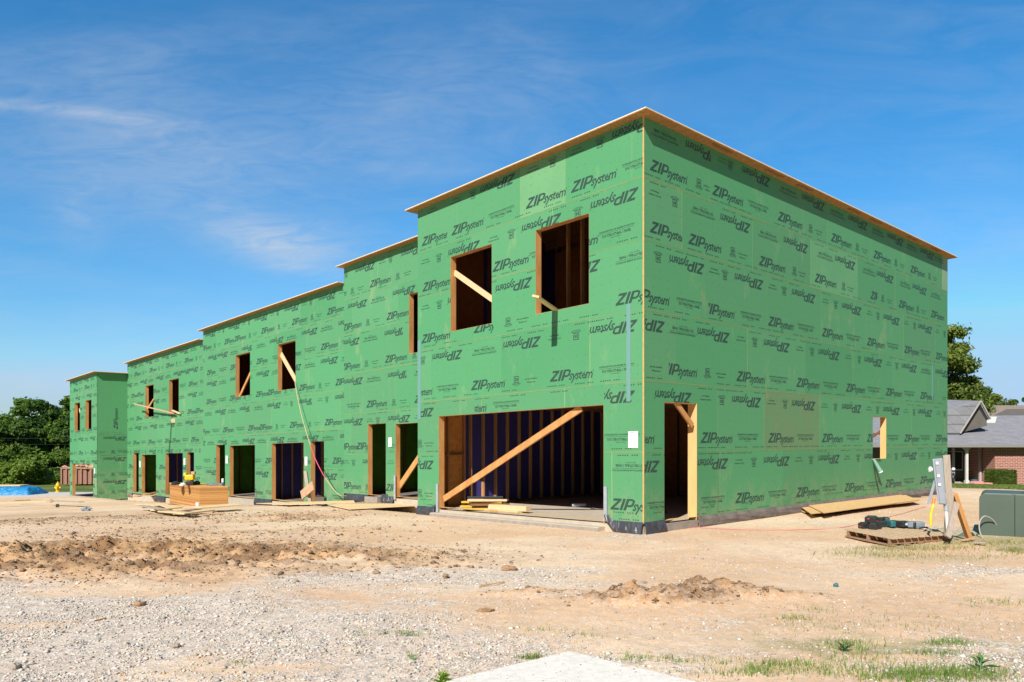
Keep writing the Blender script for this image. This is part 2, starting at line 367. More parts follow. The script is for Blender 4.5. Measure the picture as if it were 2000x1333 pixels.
def rect(x0, y0, x1, y1): return polys([[(x0, y0), (x1, y0), (x1, y1), (x0, y1)]])
T_STRUCT = np.concatenate([fit(font_tris('WATER-RESISTIVE & AIR BARRIER PROTECTION', .1, 0, .002), .80, .030, 0, .150), rect(0, .128, .80, .1315),
                           fit(font_tris('7/16" STRUCTURAL 1 PANEL', .1, 0, .003), .66, .052, .07, .055), fit(font_tris('EXPOSURE 1', .1), .22, .018, .28, .020)])
T_30 = np.concatenate([rect(.06, .055, .20, .068), rect(.06, .175, .20, .188), rect(.06, .068, .073, .175), rect(.187, .068, .20, .175), fit(font_tris('30', .1, 0, .004), .095, .082, .083, .08), fit(font_tris('YEAR SYSTEM', .1, 0, .001), .25, .022, 0, .025), fit(font_tris('WARRANTY', .1), .2, .018, .03, 0)])
T_JOIN = np.concatenate([fit(font_tris('Join the revolution.', .1, 0, .002), .36, .042, 0, .085), fit(font_tris('ZIPsystem.com', .1, 0, .002), .24, .038, .06, .02)])
T_SEAM = np.concatenate([rect(.0+.052*i, 0, .03+.052*i, .018) for i in range(9) if i != 5])
TPL = {'Z': (T_LOGO, LOGO_W), 'S': (T_STRUCT, .80), '3': (T_30, .25), 'J': (T_JOIN, .36), 'm': (T_SEAM, .45)}
# ------------------------------------------------------------------ rectangle and triangle cutting
def sub_rect(rs, h):
    out = []
    for (a0, a1, z0, z1) in rs:
        if h[0] >= a1 or h[1] <= a0 or h[2] >= z1 or h[3] <= z0: out.append((a0, a1, z0, z1)); continue
        if h[0] > a0: out.append((a0, h[0], z0, z1))
        if h[1] < a1: out.append((h[1], a1, z0, z1))
        b0, b1 = max(a0, h[0]), min(a1, h[1])
        if h[2] > z0: out.append((b0, b1, z0, h[2]))
        if h[3] < z1: out.append((b0, b1, h[3], z1))
    return out
def clip_half(p, ax, v, keep_less):
    out = []
    for i in range(len(p)):
        a = p[i]; b = p[(i+1) % len(p)]; ia = (a[ax] <= v) == keep_less or a[ax] == v; ib = (b[ax] <= v) == keep_less or b[ax] == v
        if ia: out.append(a)
        if ia != ib:
            t = (v-a[ax])/(b[ax]-a[ax]); out.append((a[0]+(b[0]-a[0])*t, a[1]+(b[1]-a[1])*t))
    return out
def clip_rect(p, R):
    for ax, v, less in ((0, R[0], False), (0, R[1], True), (1, R[2], False), (1, R[3], True)):
        if len(p) < 3: return []
        p = clip_half(p, ax, v, less)
    return p if len(p) >= 3 else []
# ------------------------------------------------------------------ wall builder
TH = .15
def make_wall(parent, map3, a0, a1, z0, z1, seams, holes, prints, inner='osbin', tints=None, joint_len=2.44, vert=True, rs=None, label=None, jm=0.):
    """map3(a, z, d): a to the right as seen from outside, d outward. prints: (kind, a_left, baseline, upright, clipL, clipR)"""
    rs = rs or random.Random(int(abs(a0*77+z0*13))+5)
    V = []; Fc = []; MI = []; UV = []; TC = []
    def quad(P, d, m, tint):
        k = len(V)
        for a, z in P: V.append(map3(a, z, d)); TC.append(tint)
        Fc.append(tuple(range(k, k+len(P)))); MI.append(m); UV.extend([(a, z) for a, z in P])
    lv = sorted(set([z0, z1]+[s for s in seams if z0+.02 < s < z1-.02]))
    joints = []
    for i in range(len(lv)-1):
        j = a0+rs.uniform(.2, joint_len); js = []
        while j < a1-.2: js.append(j); j += joint_len
        if tints and i in tints: js = sorted(set([round(x, 3) for x in js if not any(t[0]-.3 < x < t[1]+.3 for t in tints[i])]+[t[0] for t in tints[i]]+[t[1] for t in tints[i]]))
        e = [a0]+js+[a1]; joints.append(js)
        for k in range(len(e)-1):
            f = rs.uniform(.90, 1.07); g = rs.uniform(-.01, .012); tint = (.086*f+g, .292*f, .132*f+g*.5)
            if tints and i in tints:
                for t in tints[i]:
                    if abs(e[k]-t[0]) < .01: tint = t[2]
            cells = [(e[k], e[k+1], lv[i], lv[i+1])]
            for h in holes: cells = sub_rect(cells, h)
            for (p, q, r, s) in cells: quad([(p, r), (q, r), (q, s), (p, s)], 0, 0, tint)
    # joints
    for i, s in enumerate(lv[1:-1]):
        x = a0
        while x < a1:
            L_ = rs.uniform(.6, 2.4); e = min(a1, x+L_); y = s+rs.uniform(-.003, .003)
            w = rs.choice((.004, .006, .006, .008))
            for c in [c_ for c_ in reduce_holes([(x, e, y-w, y+w)], holes)]: quad([(c[0], c[2]), (c[1], c[2]), (c[1], c[3]), (c[0], c[3])], .0015, 2, (0, 0, 0))
            x = e+rs.choice((0, 0, .1, .3))
    for i, js in enumerate(joints):
        for j in js:
            if rs.random() < .8:
                w = rs.choice((.004, .007, .012)); hi = lv[i+1]; lo = lv[i]
                for c in reduce_holes([(j-w, j+w, lo, hi)], holes): quad([(c[0], c[2]), (c[1], c[2]), (c[1], c[3]), (c[0], c[3])], .0012, 3, (0, 0, 0))
    # inner skin
    cells = [(a0+jm, a1-jm, z0, z1)]
    for h in holes: cells = sub_rect(cells, h)
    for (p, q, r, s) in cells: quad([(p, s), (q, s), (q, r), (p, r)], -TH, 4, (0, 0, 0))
    # wall ends and thickness at top
    for P in (((a0, z1), (a1, z1)), ((a0, z0), (a1, z0))):
        k = len(V)
        for (a, z), d in ((P[0], 0), (P[1], 0), (P[1], -TH), (P[0], -TH)): V.append(map3(min(max(a, a0+jm), a1-jm), z, d)); TC.append((0, 0, 0))
        Fc.append((k, k+1, k+2, k+3)); MI.append(5); UV.extend([(0, 0)]*4)
    # prints
    VV = []; base = len(V); tri_v = []; polyc = []
    for (kind, al, zb, up, cl, cr) in prints:
        T, w = TPL[kind]; T = T.copy()
        if up: T[:, :, 0] += al; T[:, :, 1] += zb
        else: T[:, :, 0] = al+w-T[:, :, 0]; T[:, :, 1] = zb-T[:, :, 1]
        R = (max(a0, cl if cl is not None else a0), min(a1, cr if cr is not None else a1), z0, z1)
        mn = T.min(1); mx = T.max(1)
        good = (mn[:, 0] >= R[0]) & (mx[:, 0] <= R[1]) & (mn[:, 1] >= R[2]) & (mx[:, 1] <= R[3])
        out = (mx[:, 0] <= R[0]) | (mn[:, 0] >= R[1]) | (mx[:, 1] <= R[2]) | (mn[:, 1] >= R[3])
        hs_ = [h for h in holes if h[0] < mx[:, 0].max() and h[1] > mn[:, 0].min() and h[2] < mx[:, 1].max() and h[3] > mn[:, 1].min()]
        for h in hs_: good &= ~((mx[:, 0] > h[0]) & (mn[:, 0] < h[1]) & (mx[:, 1] > h[2]) & (mn[:, 1] < h[3]))
        tri_v.append(T[good])
        for t in T[~good & ~out]:
            p = clip_rect([tuple(x) for x in t], R)
            if not p: continue
            ps = [p]
            for h in hs_:
                q = []
                for p in ps:
                    xs = [c[0] for c in p]; ys = [c[1] for c in p]
                    if max(xs) <= h[0] or min(xs) >= h[1] or max(ys) <= h[2] or min(ys) >= h[3]: q.append(p); continue
                    B = 1e6
                    for r_ in ((-B, h[0], -B, B), (h[1], B, -B, B), (h[0], h[1], -B, h[2]), (h[0], h[1], h[3], B)):
                        c = clip_rect(p, r_)
                        if c: q.append(c)
                ps = q
            polyc += ps
    for p in polyc: quad(p, .002, 1, (0, 0, 0))
    if tri_v:
        A = np.concatenate(tri_v).reshape(-1, 2)
        for i in range(0, len(A), 3):
            k = len(V)
            for a, z in A[i:i+3]: V.append(map3(a, z, .002))
            Fc.append((k, k+1, k+2)); MI.append(1)
        TC.extend([(0, 0, 0)]*len(A)); UV.extend(A.tolist())
    o = mk('wall', V, Fc, [M['zip'], M['ink'], M['seam'], M['vseam'], M[inner], M['edge']], parent, MI, UV, TC)
    return o
def reduce_holes(cells, holes):
    for h in holes: cells = sub_rect(cells, h)
    return cells
UPR, REV = .145, -.155            # baselines above / below a joint
def rand_prints(a0, a1, z0, z1, seams, rs, density=1.):
    lv = sorted(set([z0, z1]+[s for s in seams if z0 < s < z1])); out = []
    for i in range(len(lv)-1):
        lo, hi = lv[i], lv[i+1]
        for up in (True, False):
            if hi-lo < .5 and up: continue
            x = a0-rs.uniform(0, 2.3); kind2 = rs.choice('SSX')
            while x < a1:
                # a panel of 2.44 m; now and then the roll is cut and the rhythm slips
                out.append(('Z', x, lo+UPR if up else hi+REV, up, x-.02, x+1.15 if rs.random() > .12 else x+.95))
                if rs.random() < .1: x += .99; continue
                y = x+1.32
                if kind2 == 'S': out.append(('S', y, lo+UPR-.01 if up else hi+REV, up, None, None))
                else:
                    if up: out += [('3', y, lo+UPR-.02, up, None, None), ('J', y+.42, lo+UPR, up, None, None)]
                    else: out += [('J', y, hi+REV, up, None, None), ('3', y+.5, hi+REV, up, None, None)]
                if rs.random() < .12: kind2 = rs.choice('SX')
                x += 2.44
        for zz in (lo+.055, hi-.055):
            x = a0+rs.uniform(0, .8)
            while x < a1-.3:
                if rs.random() < .55: out.append(('m', x, zz if rs.random() < .5 else zz+.012, True, None, None))
                x += rs.uniform(.5, 1.1)
    return out
# ------------------------------------------------------------------ the building
SEAM = [4.495, 3.424, 2.221, 1.001, -.219]; TOP = 5.514; BOT = -1.438
bld = thing('townhouse_building', 'long two storey row of unfinished townhouses sheathed in green panels printed with logos', 'building', W3(0, 0, BOT))
def mapL(r0): return lambda a, z, d: W3(-a, r0-d, z)          # fronts facing the camera side, a = -u
def mapR(u0): return lambda a, z, d: W3(u0-d, a, z)            # sides facing -u, a = r
blocks = [  # u0, u1, r0, dz-top, dz-seams, bottom
    ('A', 0., upx(816), 0., 0., 0., BOT), ('B', upx(816), upx(672, 1.44), 1.44, 0., 0., -1.41), ('C', upx(672, 1.44), upx(397, 1.44), 1.44, -.49, -.44, -1.80),
    ('D', upx(397, 1.44), upx(247, 1.44), 1.44, -.86, -.75, -2.12), ('E', upx(247, 1.44), upx(136.5, 0.), 0., -1.385, -1.22, -2.43)]
u_E0 = upx(189.5, 0.); DEPTH = 14.9
blocks[3] = ('D', blocks[3][1], u_E0, 1.44, -.86, -.75, -2.12); blocks[4] = ('E', u_E0, upx(136.5, 0.), 0., -1.385, -1.22, -2.43)
def H(px1, px2, t1, t2, b1, b2, r):      # an opening on a front, from its photo corners
    u1, u2 = upx(px1, r), upx(px2, r)
    return (-u1, -u2, (zpx(b1, u1, r)+zpx(b2, u2, r))/2, (zpx(t1, u1, r)+zpx(t2, u2, r))/2)
def HR(px1, px2, t, b1):
    r1, r2 = rpx(px1), rpx(px2); k = Cy+RY*(r1+r2)/2
    return (r1, r2, (HZ-b1)/F*k, (HZ-t)/F*k)
openings = {
 'A': [('window_frame', H(880, 960.5, 502, 477, 648, 632.4, 0)), ('window_frame', H(1046, 1150.5, 450, 416.8, 614, 594, 0)), ('garage_frame', (-upx(857), -upx(1179), BOT-.06, (zpx(812.6, upx(857))+zpx(791.6, upx(1179)))/2))],
 'B': [('window_frame', (-upx(798.8, 1.44), -upx(798.8, 1.44)+.95, zpx(691.7, upx(798.8, 1.44), 1.44), zpx(574.8, upx(798.8, 1.44), 1.44))),
       ('door_frame', H(718.4, 753.7, 828.4, 827.3, 967, 969, 1.44)), ('door_frame', (-upx(772.4, 1.44), -upx(772.4, 1.44)+1.9, -1.46, zpx(828.4, upx(772.4, 1.44), 1.44)))],
 'C': [('window_frame', H(460, 488.5, 693.6, 688.3, 775.9, 772.3, 1.44)), ('window_frame', H(542.7, 577.3, 673.2, 664.8, 764.4, 758.4, 1.44)),
       ('door_frame', H(421.8, 439.4, 869.3, 869, 972, 972, 1.44)), ('door_frame', H(448.4, 497.9, 871, 869, 973, 974, 1.44)), ('door_frame', H(530.5, 593, 866.6, 864.4, 978, 979, 1.44)), ('door_frame', H(607, 632.9, 862.8, 861.5, 980, 981, 1.44))],
 'D': [('window_frame', H(283.9, 300, 753.9, 751.3, 816.3, 813.7, 1.44)), ('window_frame', H(330, 349.2, 742.9, 738.3, 810.8, 807, 1.44)),
       ('door_frame', H(260, 271, 885, 885, 961, 962, 1.44)), ('door_frame', H(276.7, 304.8, 888.7, 888, 963, 965, 1.44)), ('door_frame', H(323, 357, 885.7, 885, 967, 968, 1.44)), ('door_frame', H(364.5, 379, 884, 884, 968, 969, 1.44))],
 'E': [('window_frame', H(145.6, 156.2, 788.2, 786, 842.8, 840.5, 0)), ('window_frame', H(167, 178.6, 782.8, 780.6, 839.8, 837.6, 0)), ('door_frame', H(141.5, 182, 906.3, 906, 974, 975, 0))],
}
openR = [('door_frame', HR(1297.5, 1361, 787, 1011)), ('window_frame', HR(1704.5, 1731, 814.6, 896.5))]
openR[0] = ('door_frame', (openR[0][1][0], openR[0][1][1], BOT-.05, openR[0][1][3]))
def aL(px, r=0.): return -upx(px, r)
def rowL(zb, up, items, cv):        # items: (kind, px_left, px_right or None, anchor)
    out = []
    for it in items:
        kind, pl = it[0], it[1]; pr = it[2] if len(it) > 2 else None; a = cv(pl); w = TPL[kind][1]
        cl = a-.02; cr = None
        if pr is not None:
            e = cv(pr)
            if e-a < w-.07:
                if len(it) > 3: cl = a; a = e-w
                else: cr = e
        out.append((kind, a, zb, up, cl, cr))
    return out
cvL = aL; cvR = lambda px: rpx(px)
s1, s2, s3, s4, s5 = SEAM
pA = []
pA += rowL(TOP-.05, False, [('Z', 936, 1004), ('3', 917), ('J', 880), ('Z', 1193, 1256), ('3', 1162), ('3', 1071), ('J', 1113), ('J', 1028), ('J', 836)], cvL)
pA += rowL(s1+UPR, True, [('Z', 824, 874), ('Z', 882), ('Z', 1027, 1103), ('Z', 1115), ('S', 954), ('S', 1215)], cvL)
pA += rowL(s1+REV, False, [('Z', 874), ('Z', 1017), ('Z', 1151), ('3', 851), ('3', 991), ('3', 1119), ('J', 822), ('J', 953)], cvL)
pA += rowL(s2+UPR, True, [('Z', 825), ('Z', 962), ('Z', 1083), ('S', 1034), ('S', 1170)], cvL)
pA += rowL(s2+REV, False, [('J', 822), ('3', 852), ('Z', 873), ('Z', 966), ('Z', 1085, 1171), ('S', 1203)], cvL)
pA += rowL(s3+UPR, True, [('Z', 823), ('Z', 925, 964), ('3', 984), ('J', 1009), ('Z', 1202, 1257)], cvL)
pA += rowL(s3+REV, False, [('3', 820), ('Z', 843), ('S', 922), ('Z', 981), ('J', 1070), ('3', 1116), ('Z', 1149)], cvL)
pA += rowL(s4+UPR, True, [('Z', 800, 846, 'r'), ('S', 853), ('Z', 920), ('3', 1000), ('J', 1025), ('Z', 1074), ('S', 1170)], cvL)
pA += rowL(s4+REV, False, [('Z', 815, 847, 'r'), ('Z', 1180, 1240, 'r')], cvL)
pA += rowL(s4-.33, True, [('Z', 927, 952, 'r'), ('S', 963)], cvL)
pA += rowL(s5+UPR, True, [('3', 814), ('J', 829), ('S', 1180), ('S', 817)], cvL)[:3]
pA += rowL(s5+REV, False, [('Z', 815, 847, 'r'), ('S', 1196)], cvL)
pA += rowL(BOT+.20, True, [('J', 829), ('3', 814), ('Z', 1192, 1257)], cvL)
rs_ = random.Random(3)
def seam_ticks(a0, a1, seams, rs, holes=()):
    out = []
    for s in seams:
        for zz in (s+.05, s-.065):
            x = a0+rs.uniform(0, .4)
            while x < a1-.4:
                if rs.random() < .65: out.append(('m', x, zz, True, None, None))
                x += rs.uniform(.46, .9)
    return out
pA += seam_ticks(-blocks[0][2], 0, SEAM+[BOT+.10], rs_)
pR = []
pR += rowL(TOP-.07, False, [('Z', 1337, 1388), ('Z', 1448), ('Z', 1565), ('Z', 1656), ('Z', 1732), ('Z', 1796), ('S', 1272), ('3', 1420), ('J', 1400), ('S', 1522), ('S', 1620), ('S', 1702), ('S', 1770), ('S', 1824)], cvR)
pR += rowL(s1+UPR, True, [('Z', 1269), ('3', 1357), ('J', 1380), ('Z', 1391), ('S', 1461), ('Z', 1519), ('3', 1578), ('J', 1592), ('Z', 1623), ('3', 1670), ('J', 1683), ('Z', 1706), ('3', 1746), ('J', 1757), ('Z', 1778), ('3', 1812), ('J', 1822)], cvR)
pR[-15] = ('J', cvR(1374), s1+UPR, True, None, cvR(1386))
pR += rowL(s1+REV, False, [('J', 1266), ('3', 1310), ('S', 1349), ('Z', 1405), ('S', 1481), ('Z', 1529), ('S', 1596), ('Z', 1630), ('S', 1684), ('Z', 1711), ('S', 1757), ('Z', 1781), ('S', 1818)], cvR)
pR += rowL(s2+UPR, True, [('Z', 1269, 1332), ('Z', 1344), ('3', 1424), ('J', 1441), ('Z', 1482), ('3', 1546), ('J', 1559), ('Z', 1591), ('3', 1643), ('J', 1655), ('Z', 1700, 1714), ('3', 1720), ('J', 1732), ('Z', 1755), ('3', 1789), ('J', 1799), ('Z', 1818)], cvR)
pR += rowL(s2+REV, False, [('3', 1277), ('Z', 1305), ('J', 1384), ('3', 1409), ('Z', 1433), ('J', 1500), ('3', 1526), ('Z', 1545), ('J', 1605), ('3', 1628), ('Z', 1643), ('J', 1692), ('3', 1711), ('Z', 1724), ('J', 1765), ('3', 1783), ('Z', 1792), ('J', 1826), ('3', 1842)], cvR)
pR += rowL(s3+UPR, True, [('Z', 1257, 1309, 'r'), ('S', 1321), ('Z', 1384, 1436, 'r'), ('S', 1446), ('Z', 1500), ('S', 1557), ('Z', 1605), ('S', 1652), ('Z', 1693), ('S', 1732), ('Z', 1766), ('S', 1797), ('Z', 1827)], cvR)
pR += rowL(s3+REV, False, [('Z', 1258, 1298, 'r'), ('S', 1308), ('Z', 1360), ('J', 1437), ('3', 1468), ('Z', 1490), ('J', 1554), ('3', 1581), ('Z', 1597), ('J', 1650), ('3', 1674), ('Z', 1687), ('J', 1730), ('3', 1748), ('Z', 1760), ('S', 1798), ('Z', 1826)], cvR)
pR += rowL(s4+UPR, True, [('J', 1269), ('Z', 1306, 1363, 'r'), ('3', 1374), ('J', 1398), ('Z', 1438), ('S', 1502), ('Z', 1555), ('S', 1607), ('Z', 1652), ('S', 1694), ('Z', 1730), ('S', 1765), ('Z', 1797), ('J', 1840)], cvR)
pR += rowL(s4+REV, False, [('Z', 1277), ('J', 1367), ('3', 1403), ('Z', 1428), ('J', 1498), ('3', 1528), ('Z', 1545), ('J', 1603), ('3', 1627), ('Z', 1643), ('J', 1691), ('3', 1710), ('Z', 1724), ('J', 1764), ('3', 1782), ('Z', 1792), ('J', 1828), ('3', 1842)], cvR)
pR += rowL(s5+UPR, True, [('Z', 1257, 1280, 'r'), ('Z', 1368), ('S', 1440), ('Z', 1500), ('S', 1556), ('Z', 1605), ('S', 1652), ('Z', 1693), ('S', 1732), ('Z', 1766), ('S', 1797), ('Z', 1827)], cvR)
pR += rowL(s5+REV, False, [('Z', 1257, 1288, 'r'), ('Z', 1362, 1422, 'r'), ('J', 1434), ('3', 1466), ('Z', 1490), ('J', 1552), ('3', 1579), ('Z', 1597), ('J', 1648), ('3', 1672), ('Z', 1687), ('J', 1729), ('3', 1747), ('Z', 1760), ('J', 1797), ('3', 1812), ('Z', 1826)], cvR)
pR += rowL(BOT+.17, True, [('S', 1264), ('S', 1369), ('Z', 1436), ('S', 1500), ('Z', 1555), ('S', 1604), ('Z', 1649), ('S', 1692), ('Z', 1729), ('S', 1764), ('Z', 1797), ('S', 1830)], cvR)
pR += seam_ticks(0, DEPTH, SEAM+[BOT+.10], rs_)
# walls facing us
tR = {1: [(rpx(1492), rpx(1601), (.15, .24, .115))], 2: [], 3: [], 5: [(14.45, 14.9, (.30, .46, .26))]}
tR = {1: tR[1], 5: [(14.42, 14.9, (.26, .38, .22))], 4: [(rpx(1583), rpx(1675), (.13, .345, .165))]}
make_wall(bld, mapL(0.), -blocks[0][2], 0., BOT, TOP, SEAM, [o[1] for o in openings['A']], pA, tints={5: [(aL(1017), aL(1104), (.16, .36, .17))]}, jm=.0)
make_wall(bld, mapR(0.), 0.012, DEPTH, BOT, TOP, SEAM, [o[1] for o in openR], pR, tints=tR, jm=TH)
zs = {}
for (n, u0, u1, r0, dt, ds, zb) in blocks:
    zs[n] = (u0, u1, r0, TOP+dt, [s+ds for s in SEAM], zb)
    if n == 'A': continue
    rs = random.Random(ord(n)*3); seams = zs[n][4]
    make_wall(bld, mapL(r0), -u1, -u0, zb, TOP+dt, seams, [o[1] for o in openings[n]], rand_prints(-u1, -u0, zb, TOP+dt, seams, rs), rs=rs)
# return of the end block, facing the camera's right: two turned panels above, three lying ones below
u0, u1, r0, zt, seams, zb = zs['E']
rs = random.Random(99)
pE = []
for zz in (2.05-1.22+.0, .75-1.0, -.45-1.0+.0): pE += [('Z', .27, zz, False, None, None)]
for s in (1.001-1.25, -.219-1.2, BOT-.9): pE += [('J', .05, s+.2, True, None, None), ('3', .62, s+.19, True, None, None), ('S', .95, s+.19, True, None, None)]
make_wall(bld, mapR(u0), .012, 1.44, zb, zt, [seams[2], seams[3], seams[4]], [], pE+seam_ticks(0, 1.44, [seams[2], seams[3], seams[4]], rs), rs=rs, jm=0, joint_len=9)
# turned logo on that return
T = T_LOGO.copy(); P = np.stack([.98-T[:, :, 1]*1.0, T[:, :, 0]+seams[2]+.20], -1)
mk('lettering', [W3(u0-.003, a, z) for a, z in P.reshape(-1, 2)], np.arange(len(P)*3).reshape(-1, 3), M['ink'], bld)
# walls turned away from us: rear, far end, the steps between blocks
def plain(map3, a0, a1, z0, z1, holes=(), jm=0.): make_wall(bld, map3, a0, a1, z0, z1, [z0+1.22*k for k in range(1, 7)], list(holes), [], rs=random.Random(5), jm=jm)
for n in 'ABCDE':
    u0, u1, r0, zt, seams, zb = zs[n]
    holes = [(1.2, 2.9, -.75, 1.05)] if n == 'A' else []
    RD = DEPTH if n != 'E' else 7.
    plain(lambda a, z, d, RD=RD: W3(a, RD+d, z), u0+(.16 if n == 'A' else 0), u1, zb, zt, holes)
uE0, uE1 = zs['E'][0], zs['E'][1]
plain(lambda a, z, d: W3(uE1+d, a, z), 0, 7., zs['E'][5], zs['E'][3], [(.25, 2.7, zs['E'][5]+.02, -.15)])
plain(lambda a, z, d: W3(zs['A'][1]+d, a, z), 0., 1.44, zs['A'][5], TOP, [])
plain(lambda a, z, d: W3(uE0+d, a, z), 7., DEPTH, zs['D'][5], zs['D'][3])
# parapet steps where roofs drop
for n, m_ in (('B', 'C'), ('C', 'D'), ('D', 'E')):
    zhi = zs[n][3]; zlo = zs[m_][3]; u = zs[n][1]
    b = MB(); b.bbox(u-.02, u, zs[n][2], DEPTH-.02, zlo-.05, zhi-.01); b.build('parapet_step', M['greenback'], bld)
# corner trim: raw sheathing edge, blue tape
b = MB(); b.bbox(-.004, .016, -.004, .016, BOT-.01, TOP-.002); b.build('corner_edge_strip', M['edge'], bld)
b = MB(); b.bbox(.28, .37, -.004, -.0005, .66, 2.36); b.build('tape_strip', M['tape'], bld)
b = MB(); b.bbox(zs['A'][1]-.12, zs['A'][1]-.0, -.004, -.0005, .60, 2.45); b.build('tape_strip', M['tape'], bld)
b = MB(); b.bbox(-.004, -.0005, 13.6, 13.68, 1.15, 2.2); b.build('tape_strip', M['tape'], bld)
# roofs: thin deck overhanging the walls
OV = .215
for n in 'ABCDE':
    u0, u1, r0, zt, seams, zb = zs[n]
    RD = DEPTH if n != 'E' else 7.
    ua = u0-(OV if n in 'AE' else -.004); ub = u1+(OV if n in 'AE' else (.10 if n != 'D' else -.004))
    if n in 'BCD': ub = u1+.13 if n != 'D' else u1-.004
    if n == 'E':
        ua = u0+.002
        b = MB(); b.bbox(u0-.21, u0+.0, r0-OV, 1.432, zt+.001, zt+.016); b.build('soffit_sheet', M['soffit'], bld); b = MB(); b.bbox(u0-.21, u0+.0, r0-OV-.003, 1.432, zt+.017, zt+.032); b.build('roof_deck', M['deckedge'], bld)
    b = MB(); b.bbox(ua, ub, r0-OV, RD+OV, zt+.001, zt+.016, 0); b.build('soffit_sheet', M['soffit'], bld)
    b = MB(); b.bbox(ua, ub, r0-OV-.003, RD+OV, zt+.017, zt+.032, 0)
    b.build('roof_deck', M['deckedge'], bld)
# faint stamp marks on the soffit of the gable side
b = MB(); rs = random.Random(8)
for t in (1.9, 3.9, 5.2, 7.7, 9.0, 11.4, 13.2):
    for k in range(10):
        y = t+k*.07; b.bbox(-.17+rs.uniform(0, .02), -.06-rs.uniform(0, .04), y, y+.045, TOP-.002, TOP-.0005)
o = tag(b.build('soffit_stamps', M['woodin'], bld), kind='stuff')
# slabs, membranes
for n in 'ABCDE':
    u0, u1, r0, zt, seams, zb = zs[n]
    RD = DEPTH if n != 'E' else 7.
    f0 = .0 if n == 'A' else 0
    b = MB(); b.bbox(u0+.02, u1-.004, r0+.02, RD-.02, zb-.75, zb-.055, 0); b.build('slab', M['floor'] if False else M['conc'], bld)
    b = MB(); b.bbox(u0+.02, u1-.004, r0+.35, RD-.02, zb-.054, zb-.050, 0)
    if n in 'BCDE': b.build('shaded_floor_sheet', M['floor'], bld)  # dark sheet over the slab, its colour stands for indoor shade
# concrete apron in front of the garage mouth
ug0, ug1 = upx(1179), upx(857)
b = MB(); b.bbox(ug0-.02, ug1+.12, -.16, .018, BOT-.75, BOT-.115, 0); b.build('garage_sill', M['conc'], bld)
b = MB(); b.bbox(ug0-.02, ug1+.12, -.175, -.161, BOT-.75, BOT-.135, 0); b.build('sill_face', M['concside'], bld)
def membrane(name, pts, mapf, m):     # wavy strip: list of (a, z_top, z_bottom)
    v = []; f = []; rs = random.Random(len(pts)*7+int(pts[0][0]*10)); n = 0
    P = []
    for i in range(len(pts)-1):
        for k in range(6):
            t = k/6; P.append([pts[i][j]*(1-t)+pts[i+1][j]*t for j in range(3)])
    P.append(list(pts[-1]))
    for a, zt, zb in P:
        for j in range(5):
            z = zt+(zb-zt)*j/4; d = .006+.035*math.sin(j/4*math.pi)*rs.uniform(.4, 1.3)+(.03*j/4)
            v.append(mapf(a, z, d if j else .004))
    for i in range(len(P)-1):
        for j in range(4): k = i*5+j; f.append((k, k+5, k+6, k+1))
    o = mk(name, v, f, M[m], bld); s = o.modifiers.new('solid', 'SOLIDIFY'); s.thickness = .004; return o
mA = mapL(0.); mR = mapR(0.)
gz = lambda u, r=0.: Gf(W3(u, r, 0)[0], W3(u, r, 0)[1])-SH*max(u, 0)
membrane('foundation_membrane', [(aL(1184), BOT+.15, BOT+.02), (aL(1198), BOT+.01, BOT-.14), (aL(1212), BOT+.01, BOT-.25), (aL(1238), BOT+.01, BOT-.30), (.0, BOT+.01, BOT-.26)], mA, 'black')
membrane('foundation_membrane', [(0., BOT+.01, BOT-.27), (.3, BOT+.01, BOT-.24), (.585, BOT+.02, BOT-.22)], mR, 'black')
membrane('foundation_membrane', [(1.60, BOT+.005, BOT-.22), (4, BOT+.005, BOT-.22), (8, BOT+.005, BOT-.22), (12, BOT+.005, BOT-.22), (DEPTH, BOT+.005, BOT-.22)], mR, 'membrane')
membrane('foundation_membrane', [(-zs['A'][1], BOT+.0, BOT-.22), (aL(843), BOT+.0, BOT-.22), (aL(851), BOT+.06, BOT-.20)], mA, 'black')
b = MB(); b.bbox(-.012, .02, .585, 1.61, BOT-.75, BOT-.055, 0); b.build('door_sill_concrete', M['concside'], bld)
mB = mapL(1.44)
for x0, x1, zt, zb, m in ((676, 719, -1.42, -1.72, 'black'), (746, 758, -1.36, -1.72, 'black'), (758, 770, -1.42, -1.66, 'black'), (498, 531, -1.80, -2.12, 'black'), (250, 259, -2.10, -2.3, 'membrane'), (305, 323, -2.10, -2.38, 'black'), (380, 397, -2.10, -2.4, 'membrane'), (400, 421, -1.8, -2.1, 'membrane')):
    membrane('foundation_membrane', [(aL(x0, 1.44), zt, zb), (aL((x0+x1)/2, 1.44), zt, zb), (aL(x1, 1.44), zt, zb)], mB, m)
b = MB(); b.bbox(upx(745, 1.44), upx(720, 1.44), 1.30, 1.435, -2.2, -1.45, 0); b.build('concrete_step', M['concside'], bld)
# frames lining each opening
def frame(name, mapf, h, floor_open=False, m='wood', dd=.14):
    a0, a1, z0, z1 = h; t = .038; b = MB()
    def bx(p, q, r, s, d0=-.013, d1=-.013-dd):
        b.hexa([mapf(p, r, d1), mapf(q, r, d1), mapf(q, r, d0), mapf(p, r, d0), mapf(p, s, d1), mapf(q, s, d1), mapf(q, s, d0), mapf(p, s, d0)])
    bx(a0, a0+t*.12, z0, z1, -.002, -.013-dd); bx(a1-t*.12, a1, z0, z1, -.002, -.013-dd)      # lining of the cut edges
    bx(a0-.03, a0, z0, z1); bx(a1, a1+.03, z0, z1)
    bx(a0+t*.12, a1-t*.12, z1-t*.12, z1, -.002, -.013-dd)
    if not floor_open: bx(a0+t*.12, a1-t*.12, z0, z0+t*.12, -.002, -.013-dd)
    return b.build(name, M[m], bld)
for n in 'ABCDE':
    for name, h in openings[n]: frame(name, mapL(zs[n][2]), h, name != 'window_frame')
